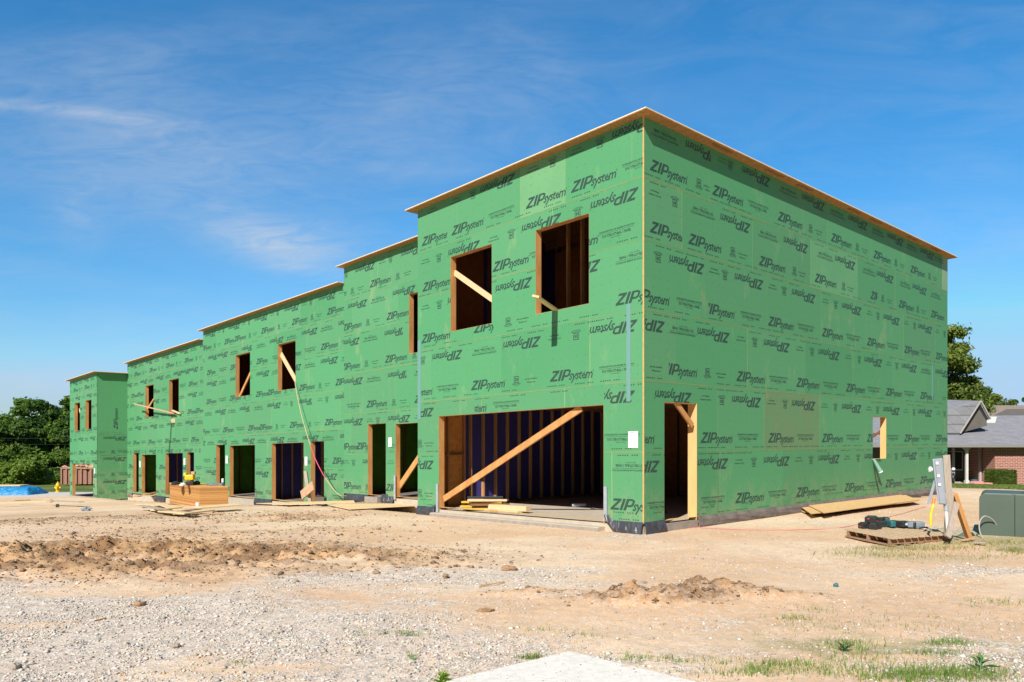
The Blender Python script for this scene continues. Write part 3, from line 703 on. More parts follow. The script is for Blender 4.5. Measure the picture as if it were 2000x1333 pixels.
for name, h in openR: frame(name, mapR(0.), h, name != 'window_frame', 'jamb', .18 if name == 'door_frame' else .14)
# floors, joists, party walls with studs
FL = {'A': 1.15, 'B': 1.15, 'C': .7, 'D': .35, 'E': -.15}
for n in 'ABCDE':
    u0, u1, r0, zt, seams, zb = zs[n]; RD = (DEPTH if n != 'E' else 7.)-.16
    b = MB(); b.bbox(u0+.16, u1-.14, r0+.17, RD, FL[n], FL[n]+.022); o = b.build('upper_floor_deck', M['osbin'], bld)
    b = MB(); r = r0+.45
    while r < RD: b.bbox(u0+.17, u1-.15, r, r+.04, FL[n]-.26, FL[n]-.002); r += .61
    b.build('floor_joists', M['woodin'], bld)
    if n in 'AC':
        b = MB(); r = r0+.4
        while r < 9: b.bbox(u0+.17, u1-.15, r, r+.04, zt-.30, zt-.004); r += .61
        b.build('roof_joists', M['woodin'], bld)
def studs(parent, pts, z0, z1, m='woodin', size=(.04, .09)):
    proto = None
    for (u, r) in pts:
        if proto is None:
            b = MB(); b.hexa([tuple(Vector(W3(u+a, r+c, z))) for z in (z0, z1) for a, c in ((-size[1]/2, -size[0]/2), (-size[1]/2, size[0]/2), (size[1]/2, size[0]/2), (size[1]/2, -size[0]/2))])
            proto = b.build('stud', M[m], parent); p0 = Vector(W3(u, r, 0))
        else:
            o = proto.copy(); COL.objects.link(o); o.parent = parent; o.location = Vector(W3(u, r, 0))-p0
def party(u, r0, r1, z0, z1, face, n, stud_step=.41, m='woodin'):
    b = MB(); b.bbox(u, u+.02, r0, r1, z0, z1); o = b.build('party_wall', M[face], bld)
    studs(o, [(u-.05, r0+.12+stud_step*k) for k in range(n) if r0+.12+stud_step*k < r1], z0, z1, m)
    b = MB(); b.bbox(u-.095, u-.003, r0, r1, z0, z0+.06); b.build('bottom_plate', M['woodin'], o)
    return o
uA1 = zs['A'][1]
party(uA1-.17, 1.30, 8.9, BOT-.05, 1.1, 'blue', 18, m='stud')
party(uA1-.17, 1.9, 8.9, 1.18, TOP-.01, 'blue', 8, .61); b = MB(); b.bbox(uA1-.165, uA1-.152, .16, 1.89, 1.18, TOP-.01); b.build('return_lining', M['osbin'], bld)
# inside face of the short return at the garage mouth: osb with two studs and a block
b = MB(); b.bbox(uA1-.165, uA1-.152, .16, 1.30, BOT-.05, 1.1); ow = b.build('return_lining', M['osbgar'], bld)
studs(ow, [(uA1-.21, .72), (uA1-.21, 1.22)], BOT-.05, 1.1, 'stud'); b = MB(); b.bbox(uA1-.25, uA1-.17, .3, 1.25, -.26, -.22); b.build('blocking', M['woodin'], ow)
# partitions across block A
def cross_wall(r, u0, u1, z0, z1, n, m='osbin'):
    b = MB(); b.bbox(u0, u1, r, r+.02, z0, z1); o = b.build('partition', M[m], bld)
    s = (u1-u0)/n
    proto = None
    studs(o, [(u0+s*(k+.5), r-.05) for k in range(n)], z0, z1, 'woodin', (.09, .04))
cross_wall(7.6, .2, uA1-.3, BOT-.05, 1.1, 9)
cross_wall(4.4, .2, uA1-.3, 1.18, TOP-.31, 8)
# open stud row just behind the right-hand upper window
b = MB(); b.bbox(.2, 3.3, 1.5, 1.59, 1.18, 1.22); ow = b.build('stud_row', M['woodin'], bld)
studs(ow, [(.35+.41*k, 1.545) for k in range(8)], 1.2, TOP-.35, 'wood', (.09, .04)); b = MB(); b.bbox(.2, 3.3, 1.5, 1.59, TOP-.35, TOP-.30); b.build('top_plate', M['woodin'], ow)
for n, u, face, mm in (('B', zs['B'][1]-.06, 'greenin', 'woodin'), ('C', (zs['C'][0]+zs['C'][1])/2, 'blue', 'stud'), ('C', zs['C'][1]-.06, 'greenin', 'woodin'), ('D', (zs['D'][0]+zs['D'][1])/2, 'blue', 'stud'), ('D', zs['D'][1]-.06, 'greenin', 'woodin')):
    party(u, 1.62, 8.5, zs[n][5]-.05, FL[n]-.01, face, 9, .41 if face == 'blue' else .61, mm)
    b = MB(); b.bbox(u, u+.02, 1.62, 8.5, FL[n]+.03, zs[n][3]-.01); b.build('party_wall', M['osbin'], bld)
    cw = MB(); cw.bbox(u-5.4, u-.1, 5.6, 5.62, zs[n][5]-.05, zs[n][3]-.01); cw.build('partition', M['osbin'], bld)
# diagonal braces nailed in the openings
def brace(p, q, w=.09, t=.038, m='wood', name='brace', r=None, spin=0):
    b = MB(); d = Vector(q)-Vector(p); b.beam(p, q, t, w, up=Vector((0, 0, 1)), m=0); return b.build(name, M[m], bld, bevel=.003)
def onL(px, py, r): u = upx(px, r); return Vector(W3(u, r, zpx(py, u, r)))
def onR(px, py, u=0.): r = rpx(px, u); return Vector(W3(u, r, zpx(py, u, r)))
brace(onL(867, 975, .10), onL(1136, 797, .10), .135, .04)
brace(onL(925, 939, .06), onL(1075, 838, .06), .10, .03)
brace(onL(888, 533, .12), onL(966, 588, .12), .12, .04, 'pale')
brace(onL(776, 957, 1.60), onL(828, 880, 1.60), .16, .04)
brace(onL(468, 775, 1.55), onL(490, 728, 1.55), .11, .04)
brace(onL(549, 692, 1.55), onL(579, 745, 1.55), .16, .04, 'pale')
brace(onL(277.5, 816, 1.55), onL(301, 779, 1.55), .09, .04)
brace(onL(152, 793, .25), onL(158, 808, .25), .14, .04, 'pale')
brace(onR(1314, 778, .05), onR(1352, 832, .05), .10, .04)
brace(onR(1700, 856, .18), onR(1727, 838, .18), .06, .04, 'woodin')
b = MB(); b.bbox(-.003, .19, openR[0][1][1]-.008, openR[0][1][1]+.0, BOT-.05, openR[0][1][3]); b.build('door_jamb_board', M['jamb'], bld)
# galvanised corner guards either side of the garage mouth and by the doors
for px, y0, y1, r in ((1182, 951, 1018, -.03), (853.5, 946, 1001, -.03), (770.5, 929, 976, 1.41)):
    u = upx(px, r); b = MB(); b.bbox(u-.035, u+.035, r-.004, r+.02, zpx(y1, u, r), zpx(y0, u, r)); b.build('post_guard', M['galv'], bld)
# base plate of the end block door
b = MB(); b.bbox(upx(182, .1), upx(150, .1), .05, .14, zs['E'][5]-.02, zs['E'][5]+.06); b.build('bottom_plate', M['wood'], bld)
# ------------------------------------------------------------------ the ground
def grid_axis(segs):
    out = [segs[0][0]]
    for a, b, st in segs:
        n = max(1, int(round((b-a)/st))); out += list(np.linspace(a, b, n+1)[1:])
    return np.array(out)
gxs = grid_axis([(-1500, -300, 200), (-300, -80, 20), (-80, -30, 2.0), (-30, -12, .25), (-12, -5, .075), (-5, 7, .042), (7, 14, .08), (14, 24, .3), (24, 60, 2), (60, 300, 20), (300, 1500, 200)])
gys = grid_axis([(-120, -10, 20), (-10, 2, 1.0), (2, 4.2, .15), (4.2, 9, .035), (9, 14, .06), (14, 20, .14), (20, 50, .5), (50, 90, 2), (90, 300, 20), (300, 1800, 250)])
XX, YY = np.meshgrid(gxs, gys)
U_ = (XX-Cx)*LX+(YY-Cy)*LY; R_ = (XX-Cx)*RX+(YY-Cy)*RY
def blob(x, y, cx, cy, rx, ry, rot=0.):
    c, s = math.cos(rot), math.sin(rot); dx = x-cx; dy = y-cy
    return np.exp(-(((dx*c+dy*s)/rx)**2+((dy*c-dx*s)/ry)**2))
def masks(x, y):
    """churned-dirt weight, gravel weight, grass weight"""
    n = fbm(x*.9, y*.9, 4, 3); wob = (fbm(x*.5, y*.5, 3, 9)-.5)
    churn = 1.05*blob(x, y+wob*1.2, -6.2, 11.0, 2.6, 1.35, -.12)+.85*blob(x, y+wob, -9.3, 10.6, 2.6, 1.5, .0)+.42*blob(x, y, -3.6, 11.2, 1.5, .95, .1)+.5*blob(x, y, -5., 9.3, 1.6, .6, -.1)
    churn = churn+.55*blob(x, y, -1.9, 10.3, 1.4, .9, 0)+.5*blob(x, y, -5.1, 17.0, .9, .75, 0)+.35*blob(x, y, -12., 18., 6, 1.5, 0)+.35*blob(x, y, -17, 22, 9, 2., 0)+.25*blob(x, y, -6, 14, 3, 1.2)
    churn = churn*smooth(.30, .58, n+.12)
    ridge = .9*blob(x, y, 1.15, 7.55, .45, .16, -.05)+1.15*blob(x, y, 1.75, 7.62, .36, .22, .1)+.85*blob(x, y, 2.35, 7.75, .55, .13, .06)+.35*blob(x, y, .25, 7.9, .5, .12, 0)
    gn = fbm(x*.5+3, y*1.1, 5, 21); grav = smooth(.40, .66, gn+.30*(1-smooth(6.2, 9.3, y+.6*wob))*(1-smooth(-2.2, 1.2, x))+.05*(1-smooth(5, 9, y))-.10-.05*smooth(-1, 3, x)-.25*smooth(12, 18, y))
    grav = grav*(1-np.clip(churn*1.6, 0, 1))*(1-np.clip(ridge*1.5, 0, 1))
    rr = (x-Cx)*RX+(y-Cy)*RY; uu = (x-Cx)*LX+(y-Cy)*LY
    edge = fbm(x*.25, y*.25, 3, 31)*5
    far = smooth(19.6, 21., rr+.5*(edge-2.5))*smooth(8, 14, x)
    farl = smooth(47.5, 49.5, y+edge*.6-1.5)*smooth(-2, 4, uu-30)+smooth(42, 46, uu+edge)*smooth(44.5, 46, y)
    grass = np.clip(far+farl+smooth(60, 75, y), 0, 1)
    return churn, ridge, grav, grass
churn, ridge, grav, grass = masks(XX, YY)
ZZ = G(XX, YY)
near = np.exp(-np.clip(YY-4, 0, 100)/30)
inb = ((U_ > -.35) & (R_ > -.1)).astype(float)      # keep flat next to and under the building
flat = 1-np.clip(smooth(-1.2, -.2, U_)*smooth(-.9, -.1, R_)*(1-smooth(41, 43, U_))*(1-smooth(15.2, 17, R_)), 0, 1)
slabm = (1-smooth(2.0, 2.4, np.abs(XX-.5)))*(1-smooth(5.4, 5.7, YY))
cl = .55*fbm(XX*2.4, YY*2.4, 5, 40)+.45*fbm(XX*6.5, YY*6.5, 4, 45); clr = 1-np.abs(2*fbm(XX*4.3, YY*4.3, 4, 50)-1); fine = fbm(XX*11, YY*11, 3, 60)
ZZ = ZZ+flat*(.05*(fbm(XX*.35, YY*.35, 3, 70)-.5)+.035*(fbm(XX*1.5, YY*1.5, 4, 71)-.5)*near)
ZZ = ZZ+flat*np.clip(churn, 0, 1.3)*.78*(.0+.50*np.clip(cl-.38, 0, 1)+.30*(clr-.6)+.20*(fine-.5)+.10*(1-np.abs(2*fbm(XX*9, YY*9, 2, 44)-1)-.6))
ZZ = ZZ+flat*np.clip(ridge, 0, 1.3)*(.085+.15*(cl-.3)+.14*(clr-.6)+.13*(fine-.5))
ZZ = ZZ+flat*grav*.012*(fine-.5)+flat*.016*(fine-.5)*np.exp(-np.clip(YY-4, 0, 100)/10)
inside = (U_ > .1) & (U_ < 40.6) & (R_ > .2) & (R_ < 14.8); ZZ = np.where(inside, ZZ-.25, ZZ)
n1_ = fbm(XX*.45, YY*.7, 5, 80); n2_ = fbm(XX*3., YY*3., 4, 81)
def lerp(a, b, t): t = t[..., None]; return np.array(a)*(1-t)+np.array(b)*t
sand = lerp((.68, .45, .275), (.76, .565, .385), smooth(.3, .7, n1_)); sand = sand*(1-t_[..., None]*.0) if False else sand
red = smooth(.60, .78, fbm(XX*.8+40, YY*1.1, 4, 83)); sand = sand*(1-red[..., None]*.55)+np.array((.66, .39, .215))*red[..., None]*.55
gcol = lerp((.60, .505, .42), (.69, .60, .51), smooth(.3, .7, n2_)); tw = smooth(-2.5, 1.5, XX)[..., None]*.6; gcol = gcol*(1-tw)+sand*tw
c_ = sand*(1-grav[..., None]*.85)+gcol*grav[..., None]*.85
ch = np.clip(churn*1.5, 0, 1)[..., None]; mud = lerp((.27, .15, .075), (.51, .315, .165), smooth(.35, .65, n2_)); c_ = c_*(1-ch)+mud*ch
rg = np.clip(ridge*2.2, 0, 1)[..., None]; c_ = c_*(1-rg)+lerp((.28, .16, .08), (.42, .25, .13), smooth(.4, .6, n2_))*rg
gg = lerp((.085, .125, .026), (.17, .21, .05), smooth(.35, .65, fbm(XX*.6, YY*.6, 4, 90))); c_ = c_*(1-grass[..., None])+gg*grass[..., None]
# pale strip of drive beyond the site on the left, and bare verge
road = smooth(40.3, 41.2, YY+.05*(XX+20))*(1-smooth(45.4, 46.2, YY+.05*(XX+20)))*(1-smooth(-24, -21, XX-.0))
c_ = c_*(1-road[..., None])+np.array((.56, .52, .47))*road[..., None]
gv = smooth(.5, .62, fbm(XX*.5, YY*.9, 4, 95))*smooth(0, 1.5, XX)*(1-smooth(13, 15, YY))*smooth(9.5, 10.6, YY)*smooth(4.2, 6.5, XX)
gv2 = np.clip(1.3*smooth(.46, .6, fbm(XX*1.2, YY*2.2, 4, 96))*smooth(1.4, 2.3, XX)*(1-smooth(5.3, 6.4, YY-.12*XX)), 0, 1)
gmask = np.clip(gv*.6+gv2*.55, 0, .8); c_ = c_*(1-gmask[..., None])+np.array((.20, .22, .07))*gmask[..., None]
ny, nx = XX.shape; idx = np.arange(nx*ny).reshape(ny, nx)
quads = np.stack([idx[:-1, :-1], idx[:-1, 1:], idx[1:, 1:], idx[1:, :-1]], -1).reshape(-1, 4)
def ground_mat():
    m = bpy.data.materials.new('site_ground'); m.use_nodes = True; t = m.node_tree; b = t.nodes['Principled BSDF']; L = t.links; b.inputs['Roughness'].default_value = .95; b.inputs['Specular IOR Level'].default_value = .15
    a = nd('ShaderNodeVertexColor', t); a.layer_name = 'tint'; g = nd('ShaderNodeVertexColor', t); g.layer_name = 'gravel'; c = nd('ShaderNodeTexCoord', t)
    def mixn(mode, A, B, f=1.):
        x = nd('ShaderNodeMix', t, data_type='RGBA'); x.blend_type = mode
        for k, v in (('Factor', f), ('A', A), ('B', B)):
            if isinstance(v, (int, float)): x.inputs[k].default_value = v
            elif isinstance(v, tuple): x.inputs[k].default_value = v
            else: L.new(v, x.inputs[k])
        return x.outputs['Result']
    def noise(s, d=6):
        n = nd('ShaderNodeTexNoise', t); n.inputs['Scale'].default_value = s; n.inputs['Detail'].default_value = d; n.inputs['Roughness'].default_value = .7; L.new(c.outputs['Object'], n.inputs['Vector']); return n.outputs[0]
    def ramp(v, a0, a1, c0, c1):
        r = nd('ShaderNodeMapRange', t); L.new(v, r.inputs[0]); r.inputs[1].default_value = a0; r.inputs[2].default_value = a1; r.inputs[3].default_value = c0; r.inputs[4].default_value = c1; return r.outputs[0]
    col = a.outputs[0]
    col = mixn('MULTIPLY', col, ramp(noise(1.7), .3, .7, .88, 1.06)); col = mixn('MULTIPLY', col, ramp(noise(9), .3, .7, .86, 1.08)); col = mixn('MULTIPLY', col, ramp(noise(60, 3), .3, .7, .84, 1.1))
    v = nd('ShaderNodeTexVoronoi', t); v.inputs['Scale'].default_value = 42; L.new(c.outputs['Object'], v.inputs['Vector'])
    v2 = nd('ShaderNodeTexVoronoi', t); v2.inputs['Scale'].default_value = 19; L.new(c.outputs['Object'], v2.inputs['Vector'])
    bw = nd('ShaderNodeRGBToBW', t); L.new(v.outputs['Color'], bw.inputs[0]); bw2 = nd('ShaderNodeRGBToBW', t); L.new(v2.outputs['Color'], bw2.inputs[0])
    st = mixn('MULTIPLY', mixn('MIX', (.58, .50, .42, 1), (.56, .48, .41, 1), .5), ramp(bw.outputs[0], .2, .8, .62, 1.35))
    gf = nd('ShaderNodeMath', t, operation='MULTIPLY'); L.new(g.outputs[0], gf.inputs[0]); L.new(ramp(bw2.outputs[0], .35, .55, 0., .9), gf.inputs[1])
    col = mixn('MIX', col, st, gf.outputs[0])
    L.new(col, b.inputs['Base Color'])
    h = nd('ShaderNodeMath', t, operation='MULTIPLY_ADD'); L.new(v.outputs['Distance'], h.inputs[0]); L.new(gf.outputs[0], h.inputs[1]); L.new(noise(28, 5), h.inputs[2])
    u = nd('ShaderNodeBump', t); u.inputs['Strength'].default_value = .55; u.inputs['Distance'].default_value = .018; L.new(h.outputs[0], u.inputs['Height']); L.new(u.outputs[0], b.inputs['Normal'])
    return m
M['ground'] = ground_mat()
gr = mk('ground', np.stack([XX, YY, ZZ], -1).reshape(-1, 3), quads, M['ground'], col=c_.reshape(-1, 3), smooth_=False)
ga = gr.data.color_attributes.new('gravel', 'FLOAT_COLOR', 'POINT'); gq = np.ones((nx*ny, 4), np.float32); gq[:, :3] = np.clip(grav*.9+.28*(1-grass)*(1-np.clip(churn, 0, 1)), 0, 1).reshape(-1, 1); ga.data.foreach_set('color', gq.ravel())
tag(gr, kind='structure')
def Zi(x, y):      # height of the finished mesh (bilinear)
    x = np.asarray(x, float); y = np.asarray(y, float)
    i = np.clip(np.searchsorted(gxs, x)-1, 0, nx-2); j = np.clip(np.searchsorted(gys, y)-1, 0, ny-2)
    fx = (x-gxs[i])/(gxs[i+1]-gxs[i]); fy = (y-gys[j])/(gys[j+1]-gys[j])
    return (ZZ[j, i]*(1-fx)+ZZ[j, i+1]*fx)*(1-fy)+(ZZ[j+1, i]*(1-fx)+ZZ[j+1, i+1]*fx)*fy
def gpt(px, py):
    p = ground_at(px, py); return Vector((p.x, p.y, float(Zi(p.x, p.y))))
# ---- loose stones and clods, real geometry where the camera can tell
def stones(name, label, cat, n, sampler, size, color, mater, flat=.6, seed=1, group=None):
    g = np.random.default_rng(seed)
    x, y, keep = sampler(g, n); x = x[keep]; y = y[keep]; n = len(x)
    oc = np.array([(1, 0, 0), (0, 1, 0), (-1, 0, 0), (0, -1, 0), (0, 0, 1), (.7, .7, .35), (-.7, .6, .4), (0, 0, -.6)], float)
    f = np.array([(0, 5, 4), (5, 1, 4), (1, 6, 4), (6, 2, 4), (2, 3, 4), (3, 0, 4), (0, 1, 5), (1, 2, 6), (0, 3, 7), (3, 2, 7), (2, 1, 7), (1, 0, 7)])
    s = size(g, n, x, y)
    P = oc[None]*(1+.5*(g.random((n, 8, 1))-.5))+.25*(g.random((n, 8, 3))-.5)
    P[:, :, 2] *= flat; P[:, :, 0] *= g.uniform(.7, 1.4, (n, 1)); th = g.uniform(0, 6.28, n); c, si = np.cos(th)[:, None], np.sin(th)[:, None]
    X = (P[:, :, 0]*c-P[:, :, 1]*si)*s[:, None]+x[:, None]; Y = (P[:, :, 0]*si+P[:, :, 1]*c)*s[:, None]+y[:, None]; Z = P[:, :, 2]*s[:, None]+(Zi(x, y)+s*flat*.25)[:, None]
    Fs = (f[None]+np.arange(n)[:, None, None]*8).reshape(-1, 3)
    col = np.repeat(color(g, n), 8, 0)
    o = mk(name, np.stack([X, Y, Z], -1).reshape(-1, 3), Fs, mater, col=col); tag(o, label, cat, group, 'stuff'); return o
M['stone'] = mat('loose_stone', (.6, .6, .6), .9, (60, .75), attr='tint'); M['clod'] = mat('dirt_clod', (.5, .35, .2), .95, (30, .7), (40, .6, .01), attr='tint')
def samp_gravel(y0, y1, bias=0.):
    def f(g, n):
        y = y0*(y1/y0)**g.random(n); x = (g.random(n)*1.7-.85)*y*.9; ch, ri, gr_, gs = masks(x, y)
        uu = (x-Cx)*LX+(y-Cy)*LY; rr = (x-Cx)*RX+(y-Cy)*RY
        clus = smooth(.36, .62, fbm(x*3.1+11, y*2.2, 3, 55)); keep = (g.random(n) < np.clip(gr_*(.25+.75*clus)+bias*clus, 0, 1)) & ~((uu > -.3) & (rr > -.3)) & ~onslab(x, y)
        return x, y, keep
    return f
S0 = ground_at(1112, 1277); SP = [(S0.x, S0.y)]
sl_l = ground_at(890, 1331); sl_r = ground_at(1335, 1331)
dL = Vector((sl_l.x-S0.x, sl_l.y-S0.y)); dR = Vector((sl_r.x-S0.x, sl_r.y-S0.y))
dL *= 2.6/dL.length; dR *= 2.6/dR.length
def onslab(x, y):
    det = dL.x*dR.y-dL.y*dR.x; a = ((x-S0.x)*dR.y-(y-S0.y)*dR.x)/det; b = (dL.x*(y-S0.y)-dL.y*(x-S0.x))/det
    return (a > -.01) & (b > -.01)
grey = lambda g, n: np.clip(np.array((.61, .55, .485))[None]*g.uniform(.55, 1.25, (n, 1))*(1+g.uniform(-.07, .07, (n, 3))), 0, .8)
tan = lambda g, n: np.array((.60, .44, .28))[None]*g.uniform(.6, 1.15, (n, 1))*(1+g.uniform(-.06, .06, (n, 3)))
brown = lambda g, n: np.array((.34, .215, .125))[None]*g.uniform(.5, 1.2, (n, 1))
stones('loose_gravel', 'pale grey crushed stone lying over the sandy ground in front', 'gravel', 90000, samp_gravel(4.3, 13, .04), lambda g, n, x, y: np.clip(.0056*np.exp(.52*g.standard_normal(n)), .003, .026)*(1+.03*(y-4)), grey, M['stone'], .6, 2)
stones('loose_pebbles', 'small tan pebbles and crumbs scattered across the bare site', 'gravel', 52000, samp_gravel(4.3, 17, .35), lambda g, n, x, y: np.clip(.0045*np.exp(.5*g.standard_normal(n)), .002, .016)*(1+.05*(y-4)), tan, M['stone'], .6, 3)
def samp_churn(g, n):
    y = g.uniform(8, 20, n); x = g.uniform(-14, 1, n); ch, ri, gr_, gs = masks(x, y); uu = (x-Cx)*LX+(y-Cy)*LY; rr = (x-Cx)*RX+(y-Cy)*RY
    return x, y, (g.random(n) < ch*.75) & ~((uu > -.3) & (rr > -.4))
whiteish = lambda g, n: np.clip(np.array((.66, .60, .54))[None]*g.uniform(.7, 1.25, (n, 1)), 0, .85)
stones('pale_chips', 'pale stone chips sprinkled over the sandy middle of the site', 'gravel', 45000, samp_gravel(4.6, 22, .30), lambda g, n, x, y: np.clip(.0058*np.exp(.5*g.standard_normal(n)), .003, .02)*(1+.055*(y-4)), whiteish, M['stone'], .5, 8)
stones('dirt_clods', 'broken brown clods on the churned bank of dirt at the left', 'dirt clods', 150000, samp_churn, lambda g, n, x, y: np.clip(.0095*np.exp(.6*g.standard_normal(n)), .005, .05), brown, M['clod'], .7, 4)
def samp_ridge(g, n):
    y = g.uniform(7., 8.3, n); x = g.uniform(-.4, 3.6, n); ch, ri, gr_, gs = masks(x, y); return x, y, g.random(n) < ri*.8
stones('ridge_crumbs', 'brown crumbs along the low ridge of dirt before the corner', 'dirt clods', 6000, samp_ridge, lambda g, n, x, y: np.clip(.009*np.exp(.6*g.standard_normal(n)), .004, .035), brown, M['clod'], .7, 5)
# ---- concrete pad at the bottom edge
b = MB(); zt = S0.z+.016; zt_pad = zt+.0005; P = [S0.to_2d(), S0.to_2d()+dL, S0.to_2d()+dL+dR, S0.to_2d()+dR]
b.sheet([(p.x, p.y, zt-.16) for p in P], .16); M['pad'] = mat('pad_concrete', (.80, .75, .67), .85, (22, .76), (70, .25, .003))
o = b.build('concrete_pad', M['pad'], bevel=.006); tag(o, 'bright white concrete pad corner at the bottom edge of the site', 'concrete pad')
# ---- grass, weeds
def blades(name, label, cat, pts, hgt, wid, parent=None, seed=1, kind='stuff', cols=((.12, .24, .03), (.19, .30, .05), (.30, .33, .12))):
    g = np.random.default_rng(seed); n = len(pts); x = pts[:, 0]; y = pts[:, 1]; z = Zi(x, y); h = hgt*g.uniform(.4, 1.25, n); th = g.uniform(0, 6.28, n); w = wid*g.uniform(.6, 1.3, n)
    lx = g.normal(0, .45, n)*h; ly = g.normal(0, .45, n)*h; cx, sx = np.cos(th)*w, np.sin(th)*w
    P = np.stack([np.stack([x-cx, y-sx, z-.005], -1), np.stack([x+cx, y+sx, z-.005], -1), np.stack([x+lx*.4+cx*.7, y+ly*.4+sx*.7, z+h*.6], -1), np.stack([x+lx*.4-cx*.7, y+ly*.4-sx*.7, z+h*.6], -1), np.stack([x+lx, y+ly, z+h*.95], -1)], 1)
    F4 = []; k = np.arange(n)*5
    f = np.concatenate([np.stack([k, k+1, k+2], -1), np.stack([k, k+2, k+3], -1), np.stack([k+3, k+2, k+4], -1)])
    cc = np.array(cols)[g.integers(0, len(cols), n)]*g.uniform(.75, 1.2, (n, 1)); col = np.repeat(cc, 5, 0)
    o = mk(name, P.reshape(-1, 3), f, M['blade'], parent, col=col)
    if kind: tag(o, label, cat, None, kind)
    return o
def leafmat(name, tr=.35):
    m = mat(name, (.1, .2, .04), .6, attr='tint', spec=.3); t = m.node_tree; b = t.nodes['Principled BSDF']; out = [n for n in t.nodes if n.type == 'OUTPUT_MATERIAL'][0]
    a = [n for n in t.nodes if n.type == 'VERTEX_COLOR'][0]; tl = nd('ShaderNodeBsdfTranslucent', t); hs = nd('ShaderNodeHueSaturation', t); hs.inputs['Value'].default_value = 1.3; hs.inputs['Saturation'].default_value = 1.1; t.links.new(a.outputs[0], hs.inputs['Color']); t.links.new(hs.outputs[0], tl.inputs[0])
    x = nd('ShaderNodeMixShader', t); x.inputs[0].default_value = tr; t.links.new(b.outputs[0], x.inputs[1]); t.links.new(tl.outputs[0], x.inputs[2]); t.links.new(x.outputs[0], out.inputs[0]); return m
M['blade'] = leafmat('grass_blade'); M['leaf'] = leafmat('tree_leaf', .4)
g = np.random.default_rng(5)
def patch(px, py, rx, ry, n):
    p = ground_at(px, py); return np.stack([p.x+g.normal(0, rx, n), p.y+g.normal(0, ry, n)], -1)
pts = [patch(1790, 1326, .22, .09, 1500), patch(1600, 1312, .22, .10, 420), patch(1690, 1290, .2, .12, 200), patch(1900, 1320, .16, .08, 700), patch(1480, 1314, .07, .03, 130), patch(1530, 1304, .12, .04, 160), patch(1450, 1322, .2, .04, 200), patch(1660, 1262, .14, .08, 260), patch(1850, 1262, .10, .05, 240), patch(1825, 1282, .1, .04, 160),
       patch(1550, 1210, .12, .06, 120), patch(1590, 1195, .1, .08, 60), patch(1950, 1180, .2, .1, 150), patch(1590, 1230, .3, .2, 120), patch(1780, 1220, .5, .25, 150), patch(1240, 1292, .2, .04, 160), patch(1400, 1300, .25, .05, 120)]
pts.append(patch(1330, 1298, .03, .03, 20)); pts += [patch(1040, 1286, .06, .02, 160), patch(790, 1242, .10, .04, 90), patch(1080, 1232, .12, .03, 40), patch(1150, 1245, .12, .04, 40), patch(700, 1240, .05, .03, 20), patch(470, 1300, .05, .05, 25), patch(800, 1285, .02, .02, 22)]
far = [patch(1800, 1072, .55, .14, 900), patch(1720, 1085, .5, .16, 500), patch(1930, 1062, .6, .1, 700), patch(1985, 1078, .12, .1, 500), patch(1880, 1090, .6, .2, 260)]
P_ = np.concatenate(pts); P_ = P_[~onslab(P_[:, 0], P_[:, 1])]
blades('sparse_grass', 'thin green grass and seedlings along the bottom right of the site', 'grass', P_, .05, .0022, seed=3)
blades('dry_grass', 'yellowing grass around the pallet and the utility box', 'grass', np.concatenate(far), .05, .004, seed=4, cols=((.22, .26, .07), (.38, .36, .16), (.46, .40, .2)))
gx_ = g.uniform(12, 40, 90000); gy_ = g.uniform(23, 45, 90000); m_ = masks(gx_, gy_)[3] > .5
blades('lawn_grass', 'mown green lawn in front of the brick house', 'grass', np.stack([gx_, gy_], -1)[m_], .06, .012, seed=6, cols=((.11, .17, .03), (.17, .22, .045), (.22, .25, .07)))
# leafy weed by the pad
def weed(name, label, px, py, n, L_, w, seed, cols, up=.9, cat='plant'):
    rs = random.Random(seed); p = gpt(px, py); t = thing(name, label, cat, p); b = MB(); vv = []; ff = []; cc = []
    for i in range(n):
        a = rs.uniform(0, 6.28); e = rs.uniform(.35, 1.45)*up; l = L_*rs.uniform(.6, 1.1); hb = rs.uniform(0, L_*.55); d = Vector((math.cos(a)*math.cos(e), math.sin(a)*math.cos(e), math.sin(e))); s = Vector((-math.sin(a), math.cos(a), 0))
        base = p+Vector((0, 0, hb)); k = len(vv); droop = Vector((0, 0, -l*.25*math.cos(e)))
        vv += [base, base+d*l*.45+s*w, base+d*l*.45-s*w, base+d*l+droop]; ff += [(k, k+1, k+3), (k, k+3, k+2)]; c = rs.choice(cols); cc += [c]*4
    mk('leaves', [tuple(v) for v in vv], ff, M['leaf'], t, col=cc)
    st = MB().tube([p-Vector((0, 0, .01)), p+Vector((0, 0, L_*.75))], .004, 5).build('stem', M['greenback'], t)
    return t
weed('weed_plant', 'spiky bright green weed growing beside the white concrete pad', 862, 1337, 60, .085, .0065, 4, ((.10, .20, .02), (.22, .34, .03), (.32, .42, .04)), cat='weed')
weed('weed_plant', 'broad leaved weed at the right end of the grass strip', 1915, 1318, 12, .14, .014, 5, ((.10, .20, .05), (.14, .26, .06)), .6, cat='weed')
weed('weed_plant', 'low branching weed on bare soil above the grass strip', 1650, 1275, 26, .09, .005, 6, ((.07, .12, .04), (.12, .18, .05)), .7, cat='weed')
weed('weed_plant', 'tiny seedling weed in the gravel left of the bright green weed', 807, 1290, 9, .06, .002, 7, ((.2, .3, .06),), cat='weed')
